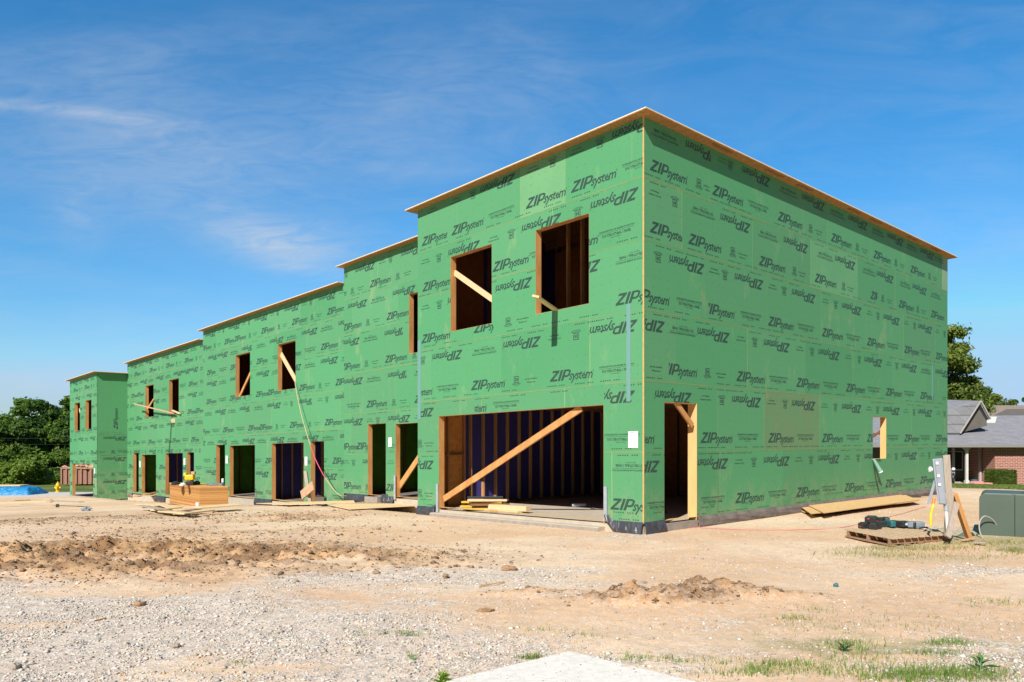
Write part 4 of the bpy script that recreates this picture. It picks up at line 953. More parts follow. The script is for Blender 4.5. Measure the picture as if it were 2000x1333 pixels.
# ------------------------------------------------------------------ trees
def tree(name, label, cat, base, H_, Wd, n, seed, trunk_h=.28, cols=((.030, .062, .012), (.045, .095, .018), (.075, .14, .025), (.10, .17, .03)), leaf=.17, group=None, cl=34, depth=None, low=.12, lobes=None):
    rs = random.Random(seed); g = np.random.default_rng(seed); b0 = Vector(base); t = thing(name, label, cat, b0, group)
    top = b0+Vector((rs.uniform(-.03, .03)*H_, 0, H_*.62)); b = MB(); r0 = H_*.022+.03
    b.tube([b0-Vector((0, 0, .2)), b0+Vector((0, 0, H_*.03)), b0.lerp(top, .5)+Vector((rs.uniform(-.02, .02)*H_, 0, 0)), top], [r0*1.5, r0, r0*.7, r0*.25], 8)
    cen = []; dp = depth or Wd
    for k in range(cl):
        a = rs.uniform(0, 6.28); e = rs.uniform(0, 1); hh = low+(1-low)*rs.uniform(0, 1)**.85; prof = math.sqrt(max(.05, 1-((hh-.52)/.54)**2)); rr = rs.uniform(.25, 1.)**.6*prof*.5
        c = b0+Vector((math.cos(a)*rr*Wd*.92, math.sin(a)*rr*dp*.92, hh*H_*.93)); cen.append((c, rs.uniform(.085, .16)*Wd*(.75 if hh > .8 else 1)))
    for (dx, dz, s) in (lobes or ()): cen.append((b0+Vector((dx, 0, dz)), s))
    for (c, s) in cen[::2]:
        st = b0.lerp(top, min(.95, max(.25, (c.z-b0.z)/H_*.75))); mid = st.lerp(c, .5)+Vector((0, 0, .04*H_)); b.tube([st, mid, c], [r0*.35, r0*.2, r0*.06], 5, cap=False)
    b.build('trunk', M['bark'], t)
    per = n//len(cen); V = []; Cc = []
    for (c, s) in cen:
        d = g.normal(0, 1, (per, 3)); d /= np.linalg.norm(d, axis=1)[:, None]; rad = s*g.random((per, 1))**.45*(1+.35*g.standard_normal((per, 1))*.5); ctr = np.array(c)+d*rad*np.array((1.15, 1.15, .72))
        nrm = d+.7*g.normal(0, 1, (per, 3)); nrm[:, 2] += .5; nrm /= np.linalg.norm(nrm, axis=1)[:, None]
        ax = np.cross(nrm, g.normal(0, 1, (per, 3))); ax /= np.linalg.norm(ax, axis=1)[:, None]; bx = np.cross(nrm, ax); L_ = leaf*g.uniform(.6, 1.4, (per, 1))
        V.append(np.stack([ctr-ax*L_, ctr-bx*L_*.45, ctr+ax*L_, ctr+bx*L_*.45], 1))
        tone = rs.choice(cols); cc = np.array(tone)[None]*g.uniform(.75, 1.3, (per, 1)); sel = g.random(per) < .3; cc[sel] = np.array(cols)[g.integers(0, len(cols), sel.sum())]; Cc.append(np.repeat(cc, 4, 0))
    V = np.concatenate(V).reshape(-1, 3); f = np.arange(len(V)).reshape(-1, 4)
    mk('crown', V, f, M['leaf'], t, col=np.concatenate(Cc)); return t
M['bark'] = mat('bark', (.10, .075, .05), .9, (4, .6))
def gz_(x, y): return float(G(x, y))
def tb(px, y): x = (px-1000)/F*y; return (x, y, gz_(x, y)-.1)
DK = ((.04, .085, .014), (.07, .14, .022), (.135, .23, .034)); MD = ((.05, .10, .015), (.085, .16, .022), (.13, .21, .03)); BR = ((.08, .15, .02), (.14, .22, .03), (.19, .27, .04))
GT = 'trees at the edge of the wood'
def hgt(px, py, y): return (HZ-py)/F*y-gz_((px-1000)/F*y, y)
wood = [(-70, 72, 812, 10, DK, 'dark tree'), (12, 76, 790, 7.5, DK, 'dark tree'), (66, 80, 773, 7.2, DK, 'tall'), (120, 82, 800, 6.5, DK, 'dark'), (146, 92, 768, 5.5, DK, 'x'), (32, 66, 822, 5.5, MD, 'x'), (92, 68, 836, 5.6, DK, 'x'), (140, 70, 815, 6.0, MD, 'x'), (180, 75, 830, 7, MD, 'x'), (-30, 66, 830, 7, MD, 'x'), (-150, 80, 790, 11, DK, 'x')]
wl = ['dark round tree rising left of the tallest crown over the blue tarp', 'dark tree with a flat top at the left edge of the wood', 'tallest dark tree of the wood with a domed crown against the sky', 'dark tree between the tallest crown and the green end block', 'tree top with a small separate tuft just left of the green end block', 'mid green tree low in front of the wood above the tarp', 'very dark tree in the middle of the wood above the hydrant', 'brighter tree of the wood touching the wall of the end block', 'bushy tree standing behind the green end block and the dumpster', 'mid green tree at the far left of the wood', 'broad dark tree beyond the left end of the wood']
for i, (px, y, top, wd, cols, _) in enumerate(wood):
    tree('broadleaf_tree', wl[i], 'tree', tb(px, y), hgt(px, top, y), wd*1.05, 15000, 20+i, cols=cols, group=GT, leaf=.20, cl=40, low=.06)
bush = [(-20, 60, 895, 4.5, MD, 'green bush behind the left end of the blue tarp'), (22, 58, 905, 3.6, BR, 'bright bush behind the middle of the blue tarp'), (58, 57, 895, 3.4, BR, 'yellow green bush behind the right end of the blue tarp'), (88, 60, 915, 3., MD, 'low dark green bush left of the hydrant'), (112, 62, 915, 3.4, MD, 'bush directly behind the yellow hydrant'), (135, 64, 880, 4, BR, 'leafy bush behind the rusty dumpster'), (175, 66, 900, 4, MD, 'bush seen past the dumpster through the end block doorway'), (0, 62, 880, 4, MD, 'tall bush at the very left above the tarp')]
for i, (px, y, top, wd, cols, lb) in enumerate(bush):
    tree('bush', lb, 'bush', tb(px, y), hgt(px, top, y), wd, 7000, 50+i, cols=cols, group='bushes along the wood', leaf=.13, cl=22, low=.05)
YG = ((.10, .15, .025), (.16, .21, .035), (.21, .25, .045), (.07, .11, .02))
tree('shade_tree', 'tall leafy tree rising behind the house beside the green gable wall', 'tree', tb(1812, 62), hgt(1830, 618, 62), 8.2, 26000, 71, cols=YG, leaf=.17, cl=60, low=.2, lobes=((3.1, 9.0, .6), (3.6, 8.1, .5), (2.6, 10.2, .55), (4.1, 7.1, .55), (3.4, 6.2, .7), (2.2, 7.6, .8)))
tree('shade_tree', 'lower spreading tree behind the grey roof gable', 'tree', tb(1900, 78), hgt(1900, 738, 78), 7.6, 20000, 72, cols=YG, leaf=.17, cl=44, low=.3)
tree('shade_tree', 'small far tree at the right edge above the brown roof', 'tree', tb(1997, 90), hgt(1995, 768, 90), 4.2, 9000, 73, cols=MD, leaf=.2, cl=24, low=.3)
tree('shade_tree', 'round tree standing behind the houses out past the right edge', 'tree', tb(2120, 80), hgt(2120, 740, 80), 9, 12000, 74, cols=MD, leaf=.22, cl=30, low=.3)
# hazy low treeline beyond everything
g = np.random.default_rng(77)
def treeline(name, label, x0, x1, y0, y1, n, h):
    x = g.uniform(x0, x1, n); y = g.uniform(y0, y1, n); top = h*(.55+.7*fbm(x*.06, y*.03, 3, 8)); z = G(x, y)-.3+top*g.random(n)**.8
    ctr = np.stack([x, y, z], -1); nr = g.normal(0, 1, (n, 3)); nr /= np.linalg.norm(nr, axis=1)[:, None]; ax = np.cross(nr, g.normal(0, 1, (n, 3))); ax /= np.linalg.norm(ax, axis=1)[:, None]; bx = np.cross(nr, ax); L_ = .8*g.uniform(.5, 1.4, (n, 1))
    V = np.stack([ctr-ax*L_, ctr-bx*L_*.6, ctr+ax*L_, ctr+bx*L_*.6], 1).reshape(-1, 3); cc = np.repeat(np.array(DK)[g.integers(0, 3, n)], 4, 0)
    o = mk(name, V, np.arange(n*4).reshape(-1, 4), M['leaf'], col=cc); tag(o, label, 'treeline', None, 'stuff')
treeline('far_treeline', 'far dark treeline closing the horizon behind the wood', -150, -30, 96, 120, 16000, 6.5)
treeline('far_treeline', 'far dark treeline closing the horizon behind the houses', 30, 190, 105, 135, 16000, 5.)
# ------------------------------------------------------------------ neighbour house
def roofmat(name, c):
    m = mat(name, c, .9, (3, .85)); t = m.node_tree; b = t.nodes['Principled BSDF']; src = b.inputs['Base Color'].links[0].from_socket
    tc_ = nd('ShaderNodeTexCoord', t); mp = nd('ShaderNodeMapping', t); mp.inputs['Scale'].default_value = (1, 1, 1); t.links.new(tc_.outputs['UV'], mp.inputs[0])
    br = nd('ShaderNodeTexBrick', t); br.inputs['Scale'].default_value = 1; br.inputs['Brick Width'].default_value = .5; br.inputs['Row Height'].default_value = .16; br.inputs['Mortar Size'].default_value = .012; br.inputs['Color1'].default_value = (1, 1, 1, 1); br.inputs['Color2'].default_value = (.78, .78, .8, 1); br.inputs['Mortar'].default_value = (.55, .55, .56, 1); t.links.new(mp.outputs[0], br.inputs['Vector'])
    x = nd('ShaderNodeMix', t, data_type='RGBA'); x.blend_type = 'MULTIPLY'; x.inputs['Factor'].default_value = 1; t.links.new(src, x.inputs['A']); t.links.new(br.outputs['Color'], x.inputs['B']); t.links.new(x.outputs['Result'], b.inputs['Base Color']); return m
def brickmat():
    m = mat('red_brick', (.36, .13, .09), .85); t = m.node_tree; b = t.nodes['Principled BSDF']; tc_ = nd('ShaderNodeTexCoord', t)
    br = nd('ShaderNodeTexBrick', t); br.inputs['Scale'].default_value = 1; br.inputs['Brick Width'].default_value = .30; br.inputs['Row Height'].default_value = .10; br.inputs['Mortar Size'].default_value = .011; br.inputs['Color1'].default_value = (.36, .125, .085, 1); br.inputs['Color2'].default_value = (.26, .085, .065, 1); br.inputs['Mortar'].default_value = (.50, .40, .34, 1)
    t.links.new(tc_.outputs['UV'], br.inputs['Vector']); t.links.new(br.outputs['Color'], b.inputs['Base Color']); return m
M['shingle'] = roofmat('grey_shingle', (.27, .27, .29)); M['shingleb'] = roofmat('brown_shingle', (.30, .23, .18)); M['brick'] = brickmat(); M['trim'] = mat('pale_trim', (.62, .60, .56), .7, (5, .85)); M['shade'] = mat('dark_shade_tone', (.13, .115, .10), .8, (3, .7)); M['shadeg'] = mat('eave_shadow_grey', (.22, .21, .20), .7); M['trimg'] = mat('grey_shaded_trim', (.36, .33, .31), .7); M['glassd'] = mat('dark_glass', (.02, .025, .03), .15)
HY = 45.; hg = gz_((1930-1000)/F*HY, HY)
def hx(px, y=HY): return (px-1000)/F*y
def hz(py, y=HY): return (HZ-py)/F*y
house = thing('brick_house', 'low brick house with grey shingle roof, gable and shaded porch beyond the green gable wall', 'house', (hx(1900), HY, hg))
def poly(name, pts, m, parent, uvs=None, th=.0):
    n = len(pts); P = [Vector(p) for p in pts]; nrm = (P[1]-P[0]).cross(P[2]-P[0]).normalized()
    if nrm.z < 0: nrm = -nrm
    ax = Vector((1, 0, 0)); ax = (ax-nrm*ax.dot(nrm)); ax = ax.normalized() if ax.length > .1 else Vector((0, 1, 0)); ay = nrm.cross(ax)
    V = list(P)+[p-nrm*th for p in P]; Fs = [tuple(range(n)), tuple(range(2*n-1, n-1, -1))]+[(i, n+i, n+(i+1) % n, (i+1) % n) for i in range(n)]
    uv = []
    for f in Fs: uv += [(V[i].dot(ax), V[i].dot(ay)) for i in f]
    return mk(name, [tuple(v) for v in V], Fs, M[m], parent, uv=uv)
ey = hz(868.5)                                     # eave height
xl = hx(1640); xr = hx(2230)
# main roof: eave line across the front, ridge further back
poly('roof', [(xl, HY-.5, ey), (xr, HY-.5, ey), (xr-2, HY+5.2, hz(812, HY+5.2)), (hx(1855, HY+5.2), HY+5.2, hz(812, HY+5.2)), (xl, HY+5.2, hz(812, HY+5.2))], 'shingle', house, th=.12)
poly('roof', [(xl, HY+10.9, ey), (xl, HY+5.2, hz(812, HY+5.2)), (xr-2, HY+5.2, hz(812, HY+5.2)), (xr, HY+10.9, ey)], 'shingle', house, th=.12)
# taller gabled wing: ridge towards us, gable triangle facing front right
gY = HY+1.6
A_ = (hx(1868, gY), gY, hz(843, gY)); B_ = (hx(1926, gY), gY+.3, hz(819, gY)); Ap = (hx(1906, gY), gY-.1, hz(786, gY))
bk = HY+7.2
poly('roof', [(hx(1868, gY), gY-.35, hz(846, gY)), (hx(1906, gY), gY-.45, hz(784, gY)), (hx(1780, bk), bk, hz(779, bk)), (hx(1700, bk), bk-1, hz(800, bk)), (hx(1700, gY), gY-.35, hz(846, gY))], 'shingle', house, th=.1)
poly('roof', [(hx(1906, gY), gY-.45, hz(784, gY)), (hx(1927, gY), gY-.35, hz(819, gY)), (hx(1927, gY), bk, hz(819, gY)), (hx(1780, bk), bk, hz(779, bk))], 'shingle', house, th=.1)
poly('gable_wall', [(hx(1866, gY), gY, hz(848, gY)), (hx(1926, gY), gY+.02, hz(832, gY)), (hx(1925, gY), gY+.01, hz(819, gY)), (hx(1906, gY), gY, hz(788, gY))], 'shade', house, th=.1)
b = MB()
for k in range(5): b.box((hx(1898+k*3.2, gY), gY-.06, hz(810, gY)), (.05, .05, .62))
b.build('gable_vent', M['trim'], house)
b = MB(); b.beam((hx(1866, gY), gY-.5, hz(847, gY)), (hx(1906, gY), gY-.5, hz(784, gY)), .05, .08); b.build('barge_board', M['trimg'], house)
b = MB(); b.beam((hx(1906, gY), gY-.5, hz(784, gY)), (hx(1927, gY), gY-.4, hz(819, gY)), .05, .08); b.build('barge_board', M['trimg'], house)
b = MB(); b.box(((xl+xr)/2, HY-.56, ey-.08), (xr-xl, .1, .17)); b.build('fascia', M['shadeg'], house)  # grey-brown colour stands for the dark shadow under the eave
rz = lambda y: ey+(hz(812, HY+5.2)-ey)*(y-HY+.5)/5.7+.05
poly('roof_patch', [(hx(1926, HY+3.5), HY+3.5, rz(HY+3.5)), (hx(1944, HY+3.5), HY+3.5, rz(HY+3.5)), (hx(1947, HY+4.8), HY+4.8, rz(HY+4.8)), (hx(1931, HY+4.8), HY+4.8, rz(HY+4.8))], 'trim', house, th=.03)
# brick wall right of the porch, back wall of porch, posts
def boxuv(name, x0, x1, y0, y1, z0, z1, m, parent):
    V = [(x0, y0, z0), (x1, y0, z0), (x1, y1, z0), (x0, y1, z0), (x0, y0, z1), (x1, y0, z1), (x1, y1, z1), (x0, y1, z1)]
    Fs = [(0, 1, 5, 4), (1, 2, 6, 5), (2, 3, 7, 6), (3, 0, 4, 7), (4, 5, 6, 7), (0, 3, 2, 1)]; uv = []
    for f in Fs: uv += [((V[i][0] if abs(V[f[0]][0]-V[f[1]][0]) > 1e-6 else V[i][1]), V[i][2]) for i in f]
    return mk(name, V, Fs, M[m], parent, uv=uv)
boxuv('brick_wall', hx(1943), xr-.4, HY, HY+10, hg-.1, ey-.05, 'brick', house)
boxuv('porch_back_wall', xl+.3, hx(1943)-.01, HY+2.6, HY+10, hg-.1, ey-.05, 'shade', house)  # wall coloured dark to stand for the shade of the porch
boxuv('porch_floor', xl+.3, hx(1943)-.01, HY-.3, HY+2.59, hg-.3, hg+.07, 'conc', house)
for px in (1812, 1888, 1740):
    b = MB(); x = hx(px, HY-.1); b.box((x, HY-.1, (hg+ey)/2), (.13, .13, ey-hg)); b.box((x, HY-.1, hg+.17), (.20, .20, .2)); b.beam((x+.0, HY-.1, ey-.40), (x+.25, HY-.1, ey-.14), .06, .08); b.beam((x, HY-.1, ey-.40), (x-.25, HY-.1, ey-.14), .06, .08); b.build('porch_post', M['trim'], house)
for px in (1914, 1934, 1862):
    MB().box((hx(px, HY+1.2), HY+1.2, (hg+ey)/2), (.12, .12, ey-hg)).build('porch_post', M['trimg'], house)  # inner posts greyed in colour to stand for porch shade
for px in (1868, 1848, 1900):
    w = MB().box((hx(px, HY+2.6), HY+2.55, hg+1.35), (.7, .06, 1.2)).build('window', M['trim'], house); MB().box((hx(px, HY+2.6), HY+2.51, hg+1.35), (.58, .04, 1.08)).build('pane', M['glassd'], w)
# hedge
t = thing('clipped_hedge', 'square clipped green hedge against the brick wall of the house', 'hedge', (hx(1938), HY-.8, hg)); n = 9000
w_, h_, d_ = 1.32, .92, .9; g = np.random.default_rng(9); fx = g.random((n, 3)); side = g.integers(0, 5, n)
fx[side == 0, 1] = 0; fx[side == 1, 2] = 1; fx[side == 2, 0] = 0; fx[side == 3, 0] = 1
rnd = np.minimum(1, 1.06-.12*((fx[:, 0]-.5)**4*8+(fx[:, 2] > .9)*.3))
ctr = np.stack([hx(1938)+(fx[:, 0]-.5)*w_*rnd, HY-1.2+fx[:, 1]*d_, hg+fx[:, 2]*h_*(.94+.1*fbm(fx[:, 0]*5, fx[:, 1]*5))], -1)+g.normal(0, .015, (n, 3)); nr = g.normal(0, 1, (n, 3)); nr /= np.linalg.norm(nr, axis=1)[:, None]
ax = np.cross(nr, g.normal(0, 1, (n, 3))); ax /= np.linalg.norm(ax, axis=1)[:, None]; bx = np.cross(nr, ax); L_ = .035
mk('foliage', np.stack([ctr-ax*L_, ctr-bx*L_*.6, ctr+ax*L_, ctr+bx*L_*.6], 1).reshape(-1, 3), np.arange(n*4).reshape(-1, 4), M['leaf'], t, col=np.repeat(np.array(((.06, .11, .015), (.10, .16, .02), (.14, .20, .03)))[g.integers(0, 3, n)], 4, 0))
MB().box((hx(1938), HY-.75, hg+.42), (1.16, .75, .8)).build('stems', M['bark'], t)
# things on the porch
o = MB().box((hx(1918, HY-.9), HY-.9, hg+.10), (1.25, .5, .12), .05).box((hx(1908, HY-.9), HY-.9, hg+.2), (.5, .4, .10), .3).build('porch_mat', mat('pink_plastic', (.72, .30, .30), .6), base=(hx(1918), HY-.9, hg)); tag(o, 'pink slab lying at the front edge of the porch', 'mat')
o = MB().lathe((hx(1903, HY-.5), HY-.5, hg+.05), [(.0, 0), (.14, 0), (.18, .1), (.17, .26), (.12, .30), (.0, .30)], 14).build('teal_pot', M['teal'], base=(hx(1903), HY-.5, hg), smooth_=True); tag(o, 'round teal pot between the porch posts', 'pot')
# motorbike in the shade of the porch
t = thing('parked_motorbike', 'dark motorbike with a chrome headlight in the shade of the porch', 'motorbike', (hx(1856, HY-.2), HY-.2, hg)); p0 = Vector((hx(1862, HY-.2), HY-.2, hg+.36))
def torus(c, R, r, ax='y', n=20, m=8):
    b = MB(); pts = []
    for i in range(n+1):
        a = 2*math.pi*i/n; pts.append((c[0]+math.cos(a)*R*.5, c[1]+math.cos(a)*R*.7 if ax == 'xy' else c[1], c[2]+math.sin(a)*R) if ax == 'xy' else (c[0]+math.cos(a)*R, c[1], c[2]+math.sin(a)*R))
    return b.tube(pts, r, m, cap=False)
torus(p0, .30, .06, 'xy').build('wheel', M['dark'], t, smooth_=True); torus(p0+Vector((-.75, .5, 0)), .30, .06, 'xy').build('wheel', M['dark'], t, smooth_=True)
MB().tube([p0+Vector((-.8, .5, .35)), p0+Vector((-.45, .3, .42)), p0+Vector((-.12, .1, .5))], [.14, .17, .12], 10).build('body', M['dark'], t, smooth_=True)
MB().tube([p0+Vector((-.0, 0, .0)), p0+Vector((-.1, .05, .6))], .025, 6).build('fork', M['galv'], t)
MB().lathe(p0+Vector((-.04, -.08, .5)), [(0, 0), (.09, .02), (.10, .1), (.05, .16), (0, .17)], 12).build('headlight', M['white'], t, smooth_=True)
# brown roofed house behind
HB = 62.; hb = thing('brown_roofed_house', 'house behind with a brown shingle roof and a dark patch on it', 'house', (hx(2050, HB), HB, gz_(hx(2050, HB), HB)))
poly('roof', [(hx(1915, HB), HB, hz(826, HB)), (hx(2300, HB), HB, hz(826, HB)), (hx(2260, HB+5), HB+5, hz(792, HB+5)), (hx(1928, HB+5), HB+5, hz(792, HB+5))], 'shingleb', hb, th=.15)
poly('roof', [(hx(1915, HB), HB+10, hz(826, HB)), (hx(1928, HB+5), HB+5, hz(792, HB+5)), (hx(2260, HB+5), HB+5, hz(792, HB+5)), (hx(2300, HB), HB+10, hz(826, HB))], 'shingleb', hb, th=.15)
poly('roof_patch', [(hx(1962, HB), HB+1.6, hz(816, HB+1.6)+.12), (hx(2040, HB), HB+1.6, hz(816, HB+1.6)+.12), (hx(2036, HB+3.5), HB+3.6, hz(802, HB+3.6)+.12), (hx(1968, HB+3.5), HB+3.6, hz(802, HB+3.6)+.12)], 'shade', hb, th=.05)
boxuv('wall', hx(1925, HB), hx(2280, HB), HB+.6, HB+9.4, gz_(hx(2050, HB), HB)-.2, hz(827, HB), 'brick', hb)
# neighbouring pale house glimpsed through the small window
# ------------------------------------------------------------------ left background
p = ground_at(113, 961); p = Vector((hx(113, 46), 46., gz_(hx(113, 46), 46)))
t = thing('fire_hydrant', 'yellow fire hydrant on the grass left of the end block', 'hydrant', p)
hs_ = 1.0
MB().lathe(p, [(0, 0), (.15, 0), (.15, .04), (.10, .05), (.10, .34), (.14, .35), (.14, .40), (.115, .41), (.115, .46), (.09, .53), (.035, .58), (.03, .62), (0, .62)], 16).build('barrel', M['hyd'], t, smooth_=True)
for s in (-1, 1): MB().tube([p+Vector((s*.08, 0, .29)), p+Vector((s*.19, 0, .29))], [.055, .055], 10).build('side_nozzle', M['hyd'], t)
MB().tube([p+Vector((0, -.08, .27)), p+Vector((0, -.19, .27))], [.07, .07], 12).build('front_nozzle', M['hyd'], t)
MB().lathe(p+Vector((0, 0, .61)), [(0, 0), (.035, 0), (.035, .05), (0, .05)], 5).build('cap_nut', M['hyd'], t)
# dumpster, open top full of scraps, seen behind and through the end block
Yd = 55.; x0, x1 = hx(118, Yd), hx(228, Yd); zg = gz_(x0, Yd); zt = hz(915, Yd)
t = thing('rusty_dumpster', 'rusty ribbed roll off dumpster heaped with scrap wood behind the end block', 'dumpster', ((x0+x1)/2, Yd, zg))
b = MB(); 
for (a0_, a1_, c0, c1) in ((x0, x1, Yd, Yd+.06), (x0, x1, Yd+2.2, Yd+2.26), (x0, x0+.06, Yd+.06, Yd+2.2), (x1-.06, x1, Yd+.06, Yd+2.2)): b.hexa([(a0_, c0, zg+.15), (a1_, c0, zg+.15), (a1_, c1, zg+.15), (a0_, c1, zg+.15), (a0_, c0, zt), (a1_, c0, zt), (a1_, c1, zt), (a0_, c1, zt)])
b.hexa([(x0, Yd, zg+.12), (x1, Yd, zg+.12), (x1, Yd+2.26, zg+.12), (x0, Yd+2.26, zg+.12), (x0, Yd, zg+.15), (x1, Yd, zg+.15), (x1, Yd+2.26, zg+.15), (x0, Yd+2.26, zg+.15)])
b.build('body', M['rust'], t)
k = x0+.12
while k < x1:
    MB().box((k, Yd-.05, (zg+zt)/2+.05), (.09, .09, zt-zg-.2)).build('rib', M['rustd'], t); k += .36
MB().box(((x0+x1)/2, Yd-.03, zt), (x1-x0+.1, .12, .1)).build('top_rail', M['rustd'], t)
heap = []; g = random.Random(4)
b = MB()
for k in range(90):
    x = g.uniform(x0+.1, x1-.1); y = Yd+g.uniform(.1, 2.1); z = zt-.05+g.uniform(0, .38)*math.sin(max(.05, (x-x0)/(x1-x0))*3.1); L_ = g.uniform(.4, 1.3); a = g.uniform(0, 3.14); e = g.uniform(-.35, .35)
    d = Vector((math.cos(a)*math.cos(e), math.sin(a)*math.cos(e), math.sin(e)))*L_/2; b.beam(Vector((x, y, z))-d, Vector((x, y, z))+d, g.uniform(.08, .3), .04, m=g.choice((0, 1)))
o = b.build('scrap_wood', [M['debris'], M['pale']], base=((x0+x1)/2, Yd, zt)); tag(o, 'heap of splintered scrap wood filling the rusty dumpster', 'scrap wood', None, 'stuff')
# tarp covered pile
Yt = 44.; x0, x1 = hx(-60, Yt), hx(76, Yt); zg = gz_(hx(20, Yt), Yt); V = []; nx_, ny_ = 70, 22
for j in range(ny_+1):
    for i in range(nx_+1):
        a = i/nx_; c = j/ny_; x = x0+(x1-x0)*a; y = Yt-.9+1.9*c
        e = min(1, (1-a)/.09)*min(1, a/.05); s = min(1, c/.22, (1-c)/.22); h = .50*min(e, s)**.7*(1-.12*smooth(.5, 1., a)); h += float(.10*(fbm(a*9, c*3, 3, 5)-.5)+.07*(fbm(a*30+c*14, c*4, 3, 6)-.5))*min(1, e*s*3+.15)
        V.append((x+.1*(fbm(c*6, a*3, 2, 7)-.5), y, zg+max(.02, float(h))))
ft = [(j*(nx_+1)+i, j*(nx_+1)+i+1, (j+1)*(nx_+1)+i+1, (j+1)*(nx_+1)+i) for j in range(ny_) for i in range(nx_)]
t = thing('tarp_covered_pile', 'long low pile under a creased bright blue tarp at the left edge', 'tarp', ((x0+x1)/2, Yt, zg)); o = mk('tarp', V, ft, M['tarp'], t, smooth_=True)
MB().box((hx(5, Yt), Yt+.25, zg+.52), (2.2, .9, .05), .05).build('sheet_edge', M['pale'], t)
# overhead wire across the wood, pole out of view
b = MB(); b.tube([(-60, 60, .15), (-30, 60, .02), (-12, 60, -.03), (10, 60, .03), (30, 60, .2)], .006, 4); o = b.build('utility_wire', M['xfmr']); tag(o, 'thin utility wire running across the dark wood', 'wire')
b = MB(); b.tube([(-60, 60, -.35), (-30, 60, -.45), (-12, 60, -.50), (10, 60, -.45), (30, 60, -.35)], .005, 4); o = b.build('utility_wire', M['xfmr']); tag(o, 'second thinner utility wire just below the first', 'wire')
# ------------------------------------------------------------------ site things
def T(o, label, cat, group=None): return tag(o, label, cat, group)
# permit notices taped to the walls: (x, y centre, height px, plane)
notes = [(1237, 859, 32, 0., 'white notice stapled between the garage mouth and the corner'), (762, 864, 18, 1.44, 'white notice between the two door openings left of the garage'), (598, 901, 17, 1.44, 'white notice beside the braced post and the hose'), (443, 898, 15, 1.44, 'white notice beside the wide dark green doorway'), (360.5, 902, 13, 1.44, 'white notice right of the blue doorway behind the panel stack'), (273.5, 907, 12, 1.44, 'white notice between the two leftmost doorways of the long front'), (185, 920, 10, 0., 'white notice on the pier of the end block')]
for (px, py, h, r, lb) in notes:
    u = upx(px, r); z = zpx(py, u, r); hh = h/F*(Cy+LY*u+RY*r)/2; ww = hh*.62
    if px > 1200: ww = .105; 
    c = W3(u, r-.004, z); t = thing('paper_notice', lb, 'notice', c, 'notices on the fronts')
    b = MB(); b.bbox(u-ww, u+ww, r-.008, r-.006, z-hh, z+hh); b.build('sheet', M['paper'], t)
    b = MB()
    for k, (w0, w1) in enumerate(((-.8, .3), (-.6, .7), (-.7, .7), (-.5, .5), (-.7, .6), (-.6, .2))):
        zz = z+hh*(.78-k*.27); b.bbox(u-ww*w1, u-ww*w0, r-.0095, r-.0085, zz, zz+hh*(.07 if k else .12))
    b.build('printed_lines', M['papertext'], t)
def sheet4(name, pts, th, m, label, cat, group=None, n=1):
    b = MB(); b.sheet([tuple(p) for p in pts], th); c = sum((Vector(p) for p in pts), Vector())/4; o = b.build(name, M[m] if isinstance(m, str) else m, base=c); return T(o, label, cat, group)
def gp2(px, py, dz=0.): p = ground_at(px, py, dz); return Vector((p.x, p.y, p.z+dz))
# sheets along the gable wall: top surface corners measured in the photo
def osb_sheet(c0, c1, c2, c3, dz, m, label, group): # near-left, near-right, far-right, far-left
    return sheet4('osb_panel', [gp2(*c0, dz), gp2(*c1, dz), gp2(*c2, dz), gp2(*c3, dz)], .014, m, label, 'wood panel', group)
G1 = 'panels lying along the gable wall'
osb_sheet((1600, 1004.5), (1712, 990), (1655, 977), (1556, 991), .05, 'osbp', 'left end panel of the pile, sticking out under the others', G1)
osb_sheet((1584, 1005), (1798, 979.5), (1768, 968), (1562, 990), .10, 'osb', 'middle panel of the pile with its corner showing at the left', G1)
osb_sheet((1598, 1004), (1741, 985), (1690, 971), (1560, 990), .075, 'osbp', 'lower panel of the pile against the wall', G1)
osb_sheet((1572, 1002.5), (1640, 993), (1610, 982), (1553, 994), .03, 'osbp', 'short panel at the very bottom of the pile', G1)
osb_sheet((1609, 1003.5), (1797, 977), (1745, 964), (1578, 988), .12, 'osb', 'topmost long panel of the pile along the gable wall', G1)
G2 = 'panels lying before the row'
osb_sheet((682, 996), (812, 989), (763, 977), (640, 987), .03, 'osbp', 'pale panel lying on the dirt before the door openings left of the garage', G2)
osb_sheet((560, 987), (693, 983), (691, 978.5), (500, 984), .05, 'osbp', 'long narrow panel lying along the foot of the wall under the hose', G2)
osb_sheet((650, 985), (818, 985), (815, 979.5), (760, 979), .03, 'osbp', 'thin panel edge lying by the left pier of the garage', G2)
# lumber inside the garage mouth
def board(name, p, q, w, h, m, label, cat='lumber', group=None, up=Vector((0, 0, 1))):
    b = MB(); b.beam(p, q, w, h, up=up); o = b.build(name, M[m], base=(Vector(p)+Vector(q))/2, bevel=.003); return T(o, label, cat, group)
fz = lambda u: BOT-.055
def LB(u0, r0, u1, r1, z, w, h, m, label, name='lumber_board', group='lumber on the garage slab'):
    return board(name, W3(u0, r0, fz(u0)+z), W3(u1, r1, fz(u1)+z), w, h, m, label, 'lumber', group)
LB(5.10, .18, 4.45, .75, .05, .24, .04, 'ylum', 'bottom yellow board of the short stack in the garage mouth')
LB(5.25, .20, 4.62, .72, .095, .22, .04, 'ylum', 'second yellow board of the short stack, pushed out to the left')
LB(4.95, .24, 4.35, .85, .14, .25, .04, 'woodin', 'dark brown board in the middle of the short stack')
LB(5.30, .30, 4.50, .80, .185, .24, .04, 'ylum', 'upper yellow board of the short stack')
LB(5.10, .30, 4.40, .85, .232, .24, .045, 'pale', 'pale top board of the short stack in the garage')
